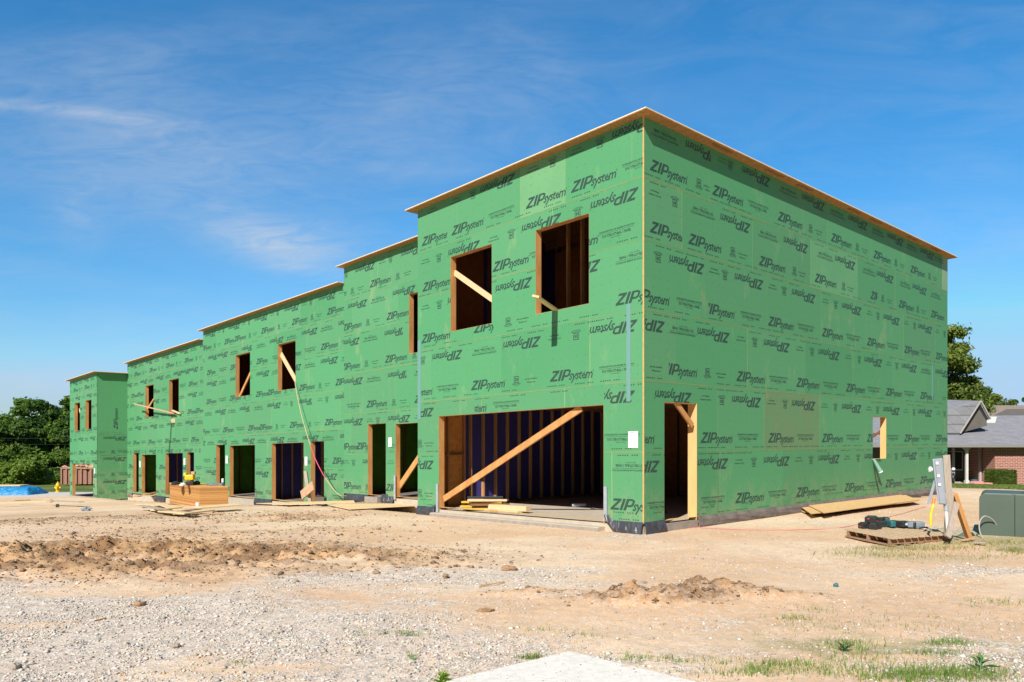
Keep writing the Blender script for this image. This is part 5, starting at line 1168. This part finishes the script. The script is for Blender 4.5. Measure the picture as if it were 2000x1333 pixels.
LB(4.60, .40, 3.55, .42, .03, .14, .05, 'pale', 'long pale stud lying right of the yellow stack')
LB(4.60, .52, 3.45, .58, .10, .16, .10, 'pale', 'thick pale stud behind, with a knot near its end')
LB(4.35, .28, 3.95, .50, .03, .10, .04, 'wood', 'short orange offcut in front of the pale studs')
LB(2.3, 2.2, 1.3, 2.4, .04, .14, .08, 'woodin', 'shadowed board on the floor at the right of the garage')
LB(6.0, 1.0, 5.4, 1.6, .12, .05, .24, 'dark', 'black box edge in the shade beside the garage stack', 'dark_offcut')
o = MB().tube([W3(3.9, 2.4, fz(0)+.05), W3(3.65, 2.6, fz(0)+.05)], .045, 12).build('roll_of_wrap', M['galv'], base=W3(3.7, 2.1, fz(0))); T(o, 'pale cylindrical roll on the shaded garage floor', 'roll')
for i, (u, r, l) in enumerate(((2.6, 3.0, 'larger crumpled scrap of paper on the garage floor'), (3.1, 2.2, 'small scrap of paper nearer the garage mouth'))):
    o = MB().box(W3(u, r, fz(0)+.02), (.14, .09, .025), .5+i).build('paper_scrap', M['paper'], base=W3(u, r, fz(0))); T(o, l, 'paper scrap')
# board poking out over the sill of the right-hand upper window, strip of dark tape below
h2 = openings['A'][1][1]; uS = upx(1082, 0.); p = Vector(W3(uS, .06, zpx(606, uS)))
q = at(1046, 579, 13.55)
board('window_board', p+(p-q)*.15, q, .14, .04, 'pale', 'short board jutting out over the sill of the nearest upper window', 'board', up=Vector((.3, 0, 1)))
# boards at the far windows
p = onL(262, 789, 1.02); q = onL(340, 808, 1.30); board('window_board', p, q, .06, .05, 'debris', 'thin board slanting across the front of two far upper windows', 'board')
p = onL(337, 802, 1.36); q = onL(352, 808.5, 1.38); board('window_board', p, q, .10, .05, 'pale', 'small pale board end on the sill of the second far window', 'board')
c = onL(339, 822, 1.40); o = MB().box(c, (.20, .10, .18), .4).build('junction_block', M['pale'], base=c); T(o, 'small pale square block fixed below the second far window', 'block')
p = onL(336, 808, 1.39); q = onL(329, 892, 1.40); o = MB().tube([p, p.lerp(q, .5)+Vector((.02, -.02, 0)), q], .016, 6).build('hanging_cord', M['xfmrd'], base=p); T(o, 'dark cord hanging down the wall from the second far window', 'cord')
# hose from the upper window to the ground
pts_px = [(566, 690, 1.5), (576, 745, 1.36), (580, 770, 1.30), (589, 812, 1.2), (600, 850, 1.12), (613, 890, 1.05), (630, 925, 1.0), (648, 952, .96), (664, 968, .95), (676, 969, 1.2)]
P = [onL(a, b_, r) for a, b_, r in pts_px[1:]]
def smoothpts(P, n=6):
    P = [Vector(p) for p in P]; Q = [P[0]*2-P[1]]+P+[P[-1]*2-P[-2]]; out = []
    for i in range(1, len(Q)-2):
        for k in range(n):
            t = k/n; out.append(.5*((2*Q[i])+(Q[i+1]-Q[i-1])*t+(2*Q[i-1]-5*Q[i]+4*Q[i+1]-Q[i+2])*t*t+(3*Q[i]-Q[i-1]-3*Q[i+1]+Q[i+2])*t**3))
    return out+[P[-1]]
S = smoothpts(P); t = thing('air_hose', 'tan and red hose hanging from an upper window to the ground', 'hose', P[0])
k1, k2 = int(len(S)*.44), int(len(S)*.66); MB().tube(S[:k1+1], .0135, 8).build('upper_length', M['rope'], t, smooth_=True); MB().tube(S[k1:k2+1], .0135, 8).build('red_length', M['ropered'], t, smooth_=True); MB().tube(S[k2:], .0135, 8).build('lower_length', M['rope'], t, smooth_=True)
# braced post in front of the blue doors
p = onL(596.5, 921, .9); q = onL(607, 983, .95); board('leaning_post', q-Vector((0, 0, .1)), p, .10, .10, 'grey_wood', 'pale post leaning at the pier between the two blue doorways', 'post', up=Vector((0, 1, 0)))
p = onL(589, 968, .82); q = onL(611, 949, .82); board('nailed_board', p, q, .04, .28, 'debris', 'short board nailed across the leaning post', 'board')
# pallet of panels used as a bench
Yb = 27.; 
def bench():
    pA_ = ground_at(331, 986); pB_ = ground_at(390, 989.5); pC_ = ground_at(446, 987); zt_ = lambda p: hz_at(948.5, p)
    t = thing('panel_stack', 'waist high banded stack of orange panels used as a work bench before the row', 'panel stack', pB_)
    a = pA_.to_2d(); b_ = pB_.to_2d(); c = pC_.to_2d(); d = a+(c-b_); z0 = min(pA_.z, pB_.z, pC_.z)+.06; zt = (HZ-951)/F*pB_.y
    n = 26; st = (zt-z0)/n; rs = random.Random(6)
    for k in range(n):
        j = Vector((rs.uniform(-.006, .006), rs.uniform(-.006, .006))); o = MB().sheet([(p.x+j.x, p.y+j.y, z0+k*st) for p in (a, b_, c, d)], st-.003).build('panel', M[rs.choice(('osbside', 'osbside', 'osbside2', 'osbside3'))], t)
    for f in (.3, .7):
        x = a.lerp(b_, f)
    MB().sheet([(p.x, p.y, z0-.09) for p in (a, b_, c, d)], .08).build('skid', M['woodin'], t)
    return t, a, b_, c, d, zt
def hz_at(py, p): return (HZ-py)/F*p.y
M['osbside'] = mat('osb_stack_edge', (.50, .245, .07), .8, (7, .8), stretch=(1, 1, 8)); M['osbside2'] = mat('osb_stack_edge_dark', (.40, .185, .05), .8, (7, .7), stretch=(1, 1, 8)); M['osbside3'] = mat('osb_stack_edge_pale', (.58, .31, .10), .8, (7, .8), stretch=(1, 1, 8))
tb_, ba, bb, bc, bd, bz = bench()
bc_ = (ba+bc)/2
def onbench(px, f): # point above the bench at photo column px, depth fraction f between front edge and back
    y = bb.y+.1+(bd.y-bb.y-.2)*f; return Vector(((px-1000)/F*y, y, bz))
s = bb.y/F
t = thing('yellow_generator', 'yellow machine standing on the stack of panels', 'generator', onbench(371, .3)); c = onbench(371, .3)
MB().box(c+Vector((0, 0, 9*s+.12)), (17*s, .38, 11*s), .2).build('housing', M['yellow'], t, bevel=.04); MB().box(c+Vector((-8.5*s, 0, 14*s+.1)), (6*s, .3, 12*s), .2).build('shroud', M['yellow'], t, bevel=.05)
MB().box(c+Vector((0, 0, .07)), (16*s, .36, .12), .2).build('base', M['dark'], t, bevel=.01); MB().box(c+Vector((7*s, 0, 20*s+.08)), (7*s, .25, 6*s), .2).build('tray', M['debris'], t, bevel=.01)
MB().tube([c+Vector((-8*s, -.16, .2)), c+Vector((-8*s, -.18, .32)), c+Vector((-5*s, -.18, .34))], .02, 8).build('handle', M['dark'], t)
def lump(name, c, d, m, seed, label, cat, rz=0., rough=.35):
    V = []; Fs = []; n1, n2 = 12, 7; g_ = random.Random(seed)
    for j in range(n2+1):
        v = math.pi*j/n2
        for i in range(n1):
            a = 2*math.pi*i/n1; r = 1+rough*(g_.random()-.5); x, y, z = math.sin(v)*math.cos(a)*r*d[0]/2, math.sin(v)*math.sin(a)*r*d[1]/2, math.cos(v)*r*d[2]/2
            V.append((c[0]+x*math.cos(rz)-y*math.sin(rz), c[1]+x*math.sin(rz)+y*math.cos(rz), c[2]+max(z, -d[2]*.3)+d[2]*.3))
    for j in range(n2):
        for i in range(n1): a = j*n1+i; b_ = j*n1+(i+1) % n1; Fs.append((a, b_, b_+n1, a+n1))
    o = mk(name, V, Fs, M[m], base=c); return T(o, label, cat)
lump('black_bag', onbench(343, .35), (16*s, .45, 9*s), 'dark', 1, 'black bag slumped at the left end of the panel stack', 'bag')
lump('crumpled_plastic', onbench(357, .15), (10*s, .3, 7*s), 'white', 2, 'crumpled white plastic left of the yellow machine', 'plastic')
lump('grey_jacket', onbench(420, .4), (34*s, .6, 4*s), 'cover', 3, 'grey cloth spread over the right half of the panel stack', 'cloth', 0, .5)
lump('dark_case', onbench(385, .45), (12*s, .3, 10*s), 'dark', 4, 'dark tool case just right of the yellow machine', 'case', 0, .12)
lump('hose_coil', onbench(434, .3), (9*s, .3, 5*s), 'cover', 5, 'small heap of grey gear at the right end of the panel stack', 'gear')
c = onbench(435, .3)+Vector((0, 0, .1)); T(MB().lathe(c, [(0, 0), (.04, 0), (.04, .12), (.02, .14), (0, .14)], 10).build('white_bottle', M['white'], base=c), 'white bottle standing on the right end of the panel stack', 'bottle')
p = gp2(392, 990); c = Vector((p.x, p.y-.25, p.z)); T(MB().lathe(c, [(0, 0), (.05, 0), (.07, .16), (.0, .16)], 12).build('white_cup', M['white'], base=c), 'white cup on the ground before the panel stack', 'cup')
# boards lying about
G3 = 'boards scattered on the dirt'
bl = [((272, 985), (352, 990), .3, 'broad pale plank furthest left in the heap before the stack'), ((310, 984), (350, 996), .28, 'plank crossing under the heap before the stack'), ((330, 1002), (420, 1000), .3, 'wide cracked plank at the front of the heap'), ((285, 992), (330, 985), .22, 'long pale board lying left of the panel stack'), ((300, 997), (350, 992), .2, 'second pale board in front of the stack corner'), ((318, 999), (372, 1003), .26, 'warped board pointing at the panel stack'), ((340, 1000), (388, 994), .2, 'board overlapping the others before the stack'), ((355, 1004), (415, 997), .16, 'thin board right of the pile of boards'), ((385, 992), (463, 986), .5, 'flat sheet edge under the right side of the panel stack'), ((275, 988), (318, 995), .18, 'bleached board at the left end of the scatter'),
      ((0, 983), (96, 979), .25, 'long board on the verge at the left edge'), ((30, 978), (58, 977), .12, 'short dark board on the verge at the left edge'), ((95, 979), (160, 981), .2, 'greenish board lying before the end block'), ((100, 982), (100.5, 976), .1, 'stub of board across the long one'), ((265, 971), (305, 962), .2, 'orange board leaning in the leftmost doorway'), ((258, 969), (304, 968), .16, 'red and tan board in the leftmost doorway')]
for i, (a, c, w, lb) in enumerate(bl):
    p = gp2(*a, .05+.012*i); q = gp2(*c, .06+.012*i); board('loose_board', p, q, w, .03, ('pale', 'osbp', 'debris', 'pale', 'osbp', 'pale', 'debris', 'pale', 'osbp', 'grey_wood', 'osbp', 'woodin', 'grey_wood', 'debris', 'wood', 'debris')[i], lb, 'board', G3)
p = gp2(256, 969); T(MB().box(p+Vector((0, 0, .16)), (.5, .22, .42), .3).build('grey_carton', M['paper'], base=p, bevel=.01), 'pale carton standing at the foot of the leftmost door pier', 'carton')
lump('blue_sheet', gp2(283, 971), (.9, .4, .14), 'cover', 8, 'bluish plastic sheet heaped at the leftmost doorway', 'plastic sheet')
lump('crushed_bag', gp2(169, 998), (.30, .2, .16), 'cover', 9, 'crushed blue and white bag on the dirt left of the panel stack', 'bag', .3, .7)
lump('crushed_can', gp2(1632, 1147), (.07, .05, .05), 'teal', 10, 'crushed pale teal can on the gravel right of the dirt ridge', 'can', .3, .5)
lump('dirt_clod', gp2(995, 1115), (.19, .12, .07), 'clodm', 11, 'flat brown clod on the sand in the middle distance', 'clod', .2, .3) if False else None
M['clodm'] = mat('brown_clod', (.36, .22, .12), .95, (30, .7), (30, .5, .01)); M['rock'] = mat('grey_rock', (.40, .33, .27), .9, (20, .7), (30, .5, .01))
for i, (px, py, d, m, lb) in enumerate((((994), 1114, (.20, .13, .07), 'clodm', 'flat brown clod lying alone on the sand before the garage'), (948, 1195, (.17, .08, .04), 'clodm', 'dark flat splinter shaped clod in the gravel'), (272, 1186, (.12, .08, .07), 'clodm', 'tan fist sized clod in the gravel at the left'), (1255, 1140, (.14, .09, .03), 'rock', 'pale flat stone left of the dirt ridge'), (870, 1128, (.10, .07, .05), 'clodm', 'small clod left of the thin stick'), (342, 1267, (.09, .07, .045), 'rock', 'pale stone in the gravel near the bottom left'), (30, 1307, (.10, .07, .05), 'rock', 'grey stone at the bottom left corner'), (1272, 1030, (.20, .13, .19), 'rock', 'pointed grey stone leaning on the membrane at the corner'))):
    lump('loose_rock', gp2(px, py), d, m, 30+i, lb, 'stone', .3*i, .45)
p = gp2(935, 1146, .015); q = gp2(985, 1137, .02); board('thin_stick', p, q, .018, .012, 'wood', 'thin stick lying on the sand left of the dirt ridge', 'stick')
p = gp2(184, 1214, .015); q = gp2(206, 1208, .02); board('wood_splinter', p, q, .018, .012, 'wood', 'orange splinter of wood lying on the gravel at the left', 'splinter')
# ------------------------------------------------------------------ pallet with batteries
c0 = gp2(1650, 1050); c1 = gp2(1742, 1069); c2 = gp2(1858, 1056); c0 = Vector((c0.x, c0.y, c0.z+.0)); e1 = (c1-c0); e2 = (c2-c1); e1.z = 0; e2.z = 0
base = Vector((c1.x, c1.y, min(c0.z, c1.z, c2.z)+.01)); d1 = -e1.normalized(); d2 = e2.normalized(); l1 = e1.length; l2 = e2.length
t = thing('wooden_pallet', 'weathered wooden pallet lying on the sand before the meter post', 'pallet', base)
def pb(name, s0, s1, t0, t1, z0, z1, m='pale'):
    P = [base+d1*a+d2*c+Vector((0, 0, z)) for z in (z0, z1) for a, c in ((s0, t0), (s1, t0), (s1, t1), (s0, t1))]; return MB().hexa(P).build(name, M[m], t)
M['pallettop'] = mat('pallet_board', (.62, .44, .27), .85, (9, .7)); M['palletside'] = mat('pallet_stringer', (.38, .22, .13), .85, (9, .7))
for k in range(3): x = (l1-.04)*k/2; 
for k in range(3):
    a = .05+k/2*(l1-.145); pb('stringer', a, a+.045, 0, l2, .02, .105, 'palletside')
nb = 9
for k in range(nb):
    pw = l2/nb*.80; a = k*(l2-pw)/(nb-1); pb('deck_board', -.01, l1+.01, a, a+pw, .107, .127, 'pallettop')
for k in range(5):
    a = k/4*(l2-.1); pb('bottom_board', 0, l1, a, a+.1, .0, .018, 'palletside')
def onp(a, c, z=0.): return base+d1*l1*a+d2*l2*c+Vector((0, 0, .128+z))
def tool(c, name, label, cat, kind, m='dark', rz=0.):
    t = thing(name, label, cat, c, 'batteries and tools on the pallet'); c = Vector(c)
    if kind == 'batt':
        MB().box(c+Vector((0, 0, .046)), (.19, .12, .09), rz).build('case', M['dark'], t, bevel=.008); MB().box(c+Vector((0, 0, .098)), (.14, .08, .018), rz).build('terminal_rail', M['xfmrd'], t); MB().box(c+Vector((0, -.0, .034)), (.194, .035, .02), rz).build('band', M[m], t)
    elif kind == 'gun':
        MB().box(c+Vector((0, 0, .07)), (.27, .09, .10), rz).build('body', M[m], t, bevel=.02); MB().beam(c+Vector((.02, 0, .06)), c+Vector((.12*math.cos(rz+1.2), .12*math.sin(rz+1.2), .03)), .04, .045).build('handle', M['dark'], t, bevel=.01); MB().tube([c+Vector((-.12*math.cos(rz), -.12*math.sin(rz), .07)), c+Vector((-.2*math.cos(rz), -.2*math.sin(rz), .07))], [.028, .018], 10).build('nose', M['galv'], t)
    return t
tl = [((.93, .30), 'batt', 'red', 'red banded battery at the left end of the pallet row'), ((.80, .36), 'batt', 'dark', 'black battery just in front of the red banded one'), ((.97, .40, .0), 'batt', 'dark', 'black battery behind the first two'), ((.88, .44), 'batt', 'dark', 'black charger with a grey rail beside the batteries'), ((.86, .36, .10), 'batt', 'red', 'upper battery stacked on the left group with a red edge'), ((.93, .42, .10), 'batt', 'dark', 'topmost black battery of the left group'),
      ((.97, .58), 'batt', 'dark', 'battery left of the teal drill'), ((1.0, .64, .05), 'batt', 'dark', 'raised black battery behind the teal drill'), ((1.0, .72, .05), 'batt', 'dark', 'second raised battery at the back edge'), ((.86, .68), 'gun', 'teal', 'teal drill lying on the pallet'), ((.78, .76), 'gun', 'dark', 'black driver overlapping the teal drill'), ((.68, .84), 'gun', 'dark', 'black impact driver nearer the post'), ((.60, .92), 'gun', 'cover', 'bluish tool at the right end of the row'), ((.80, .88), 'batt', 'dark', 'battery behind the black driver')]
for i, (pos, kind, m, lb) in enumerate(tl): tool(onp(pos[0], pos[1], pos[2] if len(pos) > 2 else 0), 'battery_pack' if kind == 'batt' else 'cordless_tool', lb, 'battery' if kind == 'batt' else 'power tool', kind, m, .5*i+.2)
p = onp(.86, .30, .165); q = onp(1., .44, .185); board('red_level', p, q, .03, .02, 'red', 'thin red bar laid across the left batteries', 'bar')
S = smoothpts([onp(.5, .9, .02), onp(.45, 1., .03), onp(.3, 1.06, -.1), onp(.15, 1.1, -.12), onp(.0, 1.12, -.11)]); o = MB().tube(S, .014, 7).build('trailing_cord', M['dark'], base=S[0], smooth_=True); T(o, 'black cord trailing off the right end of the pallet', 'cord')
# ------------------------------------------------------------------ temporary power post
Ym = 11.6
t = thing('temporary_power_post', 'grey electric meter box on a leaning wooden post with two braces beside the pallet', 'electric meter', gp2(1850, 1050))
def A(px, py, y=Ym): return at(px, py, y)
MB().hexa([A(1841, 890, Ym+.02), A(1854.5, 889, Ym+.02), A(1854.5, 889, Ym+.09), A(1841, 890, Ym+.09)] if False else [A(1850, 1000, Ym+.06), A(1862, 999, Ym+.06), A(1862, 999, Ym+.11), A(1850, 1000, Ym+.11), A(1841.5, 889.5, Ym+.06), A(1855.5, 888.5, Ym+.06), A(1855.5, 888.5, Ym+.11), A(1841.5, 889.5, Ym+.11)]).build('post_board', M['grey_wood'], t)
MB().beam(A(1850, 1046, Ym+.09), A(1856, 960, Ym+.09), .09, .05, up=Vector((0, 1, 0))).build('post_foot', M['grey_wood'], t)
o = MB().hexa([A(1832, 985, Ym-.06), A(1848.5, 986, Ym-.06), A(1848.5, 986, Ym+.05), A(1832, 985, Ym+.05), A(1821, 897, Ym-.06), A(1841, 895, Ym-.06), A(1841, 895, Ym+.05), A(1821, 897, Ym+.05)]).build('meter_box', M['meter'], t, bevel=.012)
MB().hexa([A(1836, 984, Ym-.075), A(1846, 984.5, Ym-.075), A(1846, 984.5, Ym-.062), A(1836, 984, Ym-.062), A(1826, 899, Ym-.075), A(1838, 897.5, Ym-.075), A(1838, 897.5, Ym-.062), A(1826, 899, Ym-.062)]).build('cover_panel', M['meter'], o, bevel=.004)
for (px, py) in ((1830, 905), (1833, 930), (1835, 947)): MB().box(A(px, py, Ym-.085), (.035, .012, .04)).build('sticker', M['white'], o)
MB().tube([A(1820, 918, Ym-.03), A(1816, 917, Ym-.03), A(1814.5, 917, Ym-.03)], [.03, .045, .03], 14).build('outlet_cover', M['white'], t, smooth_=True)
MB().hexa([A(1810, 985, Ym-.02), A(1817, 985, Ym-.02), A(1817, 985, Ym+.0), A(1810, 985, Ym+.0), A(1824, 938, Ym-.02), A(1828, 941, Ym-.02), A(1828, 941, Ym+.0), A(1824, 938, Ym+.0)]).build('hanging_lid', M['meter'], t)
MB().tube([A(1847, 986), A(1849, 1012), A(1851, 1046)], .022, 12).build('conduit', M['pvc'], t, smooth_=True); MB().tube([A(1847, 985), A(1848, 998)], .032, 12).build('conduit_hub', M['galv'], t)
MB().beam(A(1868, 983, Ym+.02), A(1851, 1050, Ym-.25), .085, .035, up=Vector((0, 1, 0))).build('brace_board', M['grey_wood'], t)
MB().beam(A(1863, 964, Ym+.1), A(1893, 1052, Ym+.25), .06, .09, up=Vector((0, 1, 0))).build('brace_board', M['wood'], t)
S = smoothpts([A(1824, 977, Ym-.05), A(1822, 990, Ym-.1), A(1818, 1008, Ym-.12), A(1817.5, 1028, Ym-.15)]); MB().tube(S, .019, 8).build('yellow_cord', M['yellow'], t, smooth_=True); MB().tube([A(1824.5, 974, Ym-.05), A(1822.5, 984, Ym-.08)], .026, 8).build('plug', M['orange'], t)
S = smoothpts([A(1817, 1028, Ym-.15), A(1811, 1031, Ym-.2), A(1790, 1013, Ym+.5), A(1800, 990, Ym+2.2), A(1812, 975, Ym+3)][:3]); 
for i, (a, c, lb) in enumerate((((1655, 1038), (1700, 1024), 'thin red cord lying across the sand before the gable wall'), )):
    S = smoothpts([gp2(1250, 1034, .012), gp2(1360, 1031, .012), gp2(1470, 1036, .012), gp2(1600, 1034, .012), gp2(1660, 1028, .012), gp2(1745, 1008, .012), gp2(1808, 990, .012)]); T(MB().tube(S, .005, 5).build('ground_cord', M['ropered'], base=S[0]), lb, 'cord')
# dirt and scraps round the post foot
for i, (px, py, lb) in enumerate(((1880, 1056, 'reddish scrap board at the foot of the brace'), (1902, 1060, 'pale scrap board between the post and the utility box'))):
    p = gp2(px, py, .03); q = gp2(px+24, py-4+i*5, .04); board('scrap_board', p, q, .06, .02, ('debris', 'grey_wood')[i], lb, 'board')
# pipe stub sticking from the gable window with its cord
p = onR(1706, 897, -.03); q = onR(1719.5, 921, -.14); t2 = thing('vent_pipe', 'short pale green pipe poking down from the small gable window', 'pipe', p); MB().tube([p, q], [.035, .055], 12).build('pipe', mat('pale_green_pipe', (.20, .38, .30), .5), t2, smooth_=True); MB().tube([q, q+(q-p)*.06], .058, 12).build('rim', M['white'], t2)
S = smoothpts([onR(1705, 898, -.02), onR(1710, 930, -.02), onR(1717, 961, -.02)]); T(MB().tube(S, .012, 6).build('hanging_cord', M['xfmrd'], base=S[0]), 'dark cord hanging from the small gable window to the ground', 'cord')
# ------------------------------------------------------------------ pad mounted utility box
Yx = 12.4; zb = Gf(hx(1960, Yx), Yx)-.03; xl_ = hx(1912.5, Yx); zt_ = hz(963, Yx); wx = 1.6; dx_ = 1.0
t = thing('utility_box', 'dark green metal utility cabinet with rounded top corners at the right edge', 'utility box', (xl_, Yx, zb)); t.rotation_euler.z = -math.radians(33)
def rbox(x0, x1, y0, y1, z0, z1, r, m, name, parent, bev=.01):
    prof = [(x0, z0)]+[(x0+r-r*math.cos(a), z1-r+r*math.sin(a)) for a in np.linspace(0, math.pi/2, 7)]+[(x1-r+r*math.sin(a), z1-r+r*math.cos(a)) for a in np.linspace(0, math.pi/2, 7)]+[(x1, z0)]
    n = len(prof); V = [(x, y0, z) for x, z in prof]+[(x, y1, z) for x, z in prof]; Fs = [tuple(range(n)), tuple(range(2*n-1, n-1, -1))]+[(i, n+i, n+(i+1) % n, (i+1) % n) for i in range(n)]
    b = MB(); b.add(V, Fs); return b.build(name, M[m], parent, bevel=bev, smooth_=False)
rbox(xl_+.01, xl_+wx-.01, Yx+.03, Yx+dx_, zb-.1, zt_+.0, .09, 'xfmr', 'cabinet', t)
rbox(xl_, xl_+.485, Yx, Yx+.06, zb-.02, zt_-.012, .085, 'xfmr', 'door_panel', t, .006)
rbox(xl_+.49, xl_+wx, Yx, Yx+.06, zb-.02, zt_-.012, .02, 'xfmr', 'door_panel', t, .006)
MB().lathe(((xl_+.70), Yx-.0, hz(976, Yx)), [(0, 0)], 3) if False else None
MB().tube([((xl_+.70), Yx+.02, hz(976, Yx)), ((xl_+.70), Yx-.035, hz(976, Yx))], [.036, .030], 14).build('lock', M['xfmrd'], t, smooth_=True); MB().tube([((xl_+.70), Yx-.03, hz(976, Yx)), ((xl_+.70), Yx-.045, hz(976, Yx))], [.02, .018], 10).build('bolt', M['galv'], t)
MB().box((xl_+.6, Yx+.2, zt_+.01), (.05, .05, .02)).build('hinge', M['xfmrd'], t)
rbox(xl_-.02, xl_+wx+.02, Yx-.02, Yx+dx_+.02, zb-.16, zb-.03, .01, 'concside', 'pad', t)
MB().hexa([at(1900, 1052, Yx-.35), at(1916, 1056, Yx-.35), at(1918, 1054, Yx-.1), at(1903, 1048, Yx-.1), at(1911, 1042, Yx-.32), at(1912, 1043, Yx-.32), at(1914, 1042, Yx-.15), at(1913, 1041, Yx-.15)]).build('base_flap', M['xfmrd'], t)
S = smoothpts([at(1923, 1058, Yx-.35), at(1914, 1040, Yx-.3), at(1913, 1022, Yx-.25), at(1919, 1011, Yx-.2), at(1927, 1009, Yx-.18), at(1940, 1017, Yx-.15), at(1950, 1034, Yx-.1), at(1955, 1052, Yx-.08)]); T(MB().tube(S, .010, 8).build('cable_loop', M['trimg'], base=S[0], smooth_=True), 'loop of pale cable rising from the soil before the utility box', 'cable')
# grit and dust blown over the concrete pad
g = np.random.default_rng(12); n = 700; a_ = g.random(n)**1.6; c_2 = g.random(n); sw = g.random(n) < .5; fa = np.where(sw, a_*.35, c_2); fb = np.where(sw, c_2, a_*.35)
px_ = S0.x+dL.x*fa+dR.x*fb; py_ = S0.y+dL.y*fa+dR.y*fb; sz = np.clip(.0028*np.exp(.5*g.standard_normal(n)), .0012, .009)
base_ = np.array([(1, 0, 0), (0, 1, 0), (-1, 0, 0), (0, -1, 0), (0, 0, 1)]); V = base_[None]*(1+.5*(g.random((n, 5, 1))-.5))*sz[:, None, None]; V[:, :, 2] *= .7
V = V+np.stack([px_, py_, np.full(n, zt_pad)], -1)[:, None, :]
Fg = (np.array([(0, 1, 4), (1, 2, 4), (2, 3, 4), (3, 0, 4)])[None]+np.arange(n)[:, None, None]*5).reshape(-1, 3)
o = mk('pad_grit', V.reshape(-1, 3), Fg, M['stone'], col=np.repeat(np.array((.42, .33, .24))[None]*g.uniform(.5, 1.3, (n, 1)), 5, 0)); tag(o, 'brown grit scattered on the white concrete pad', 'grit', None, 'stuff')
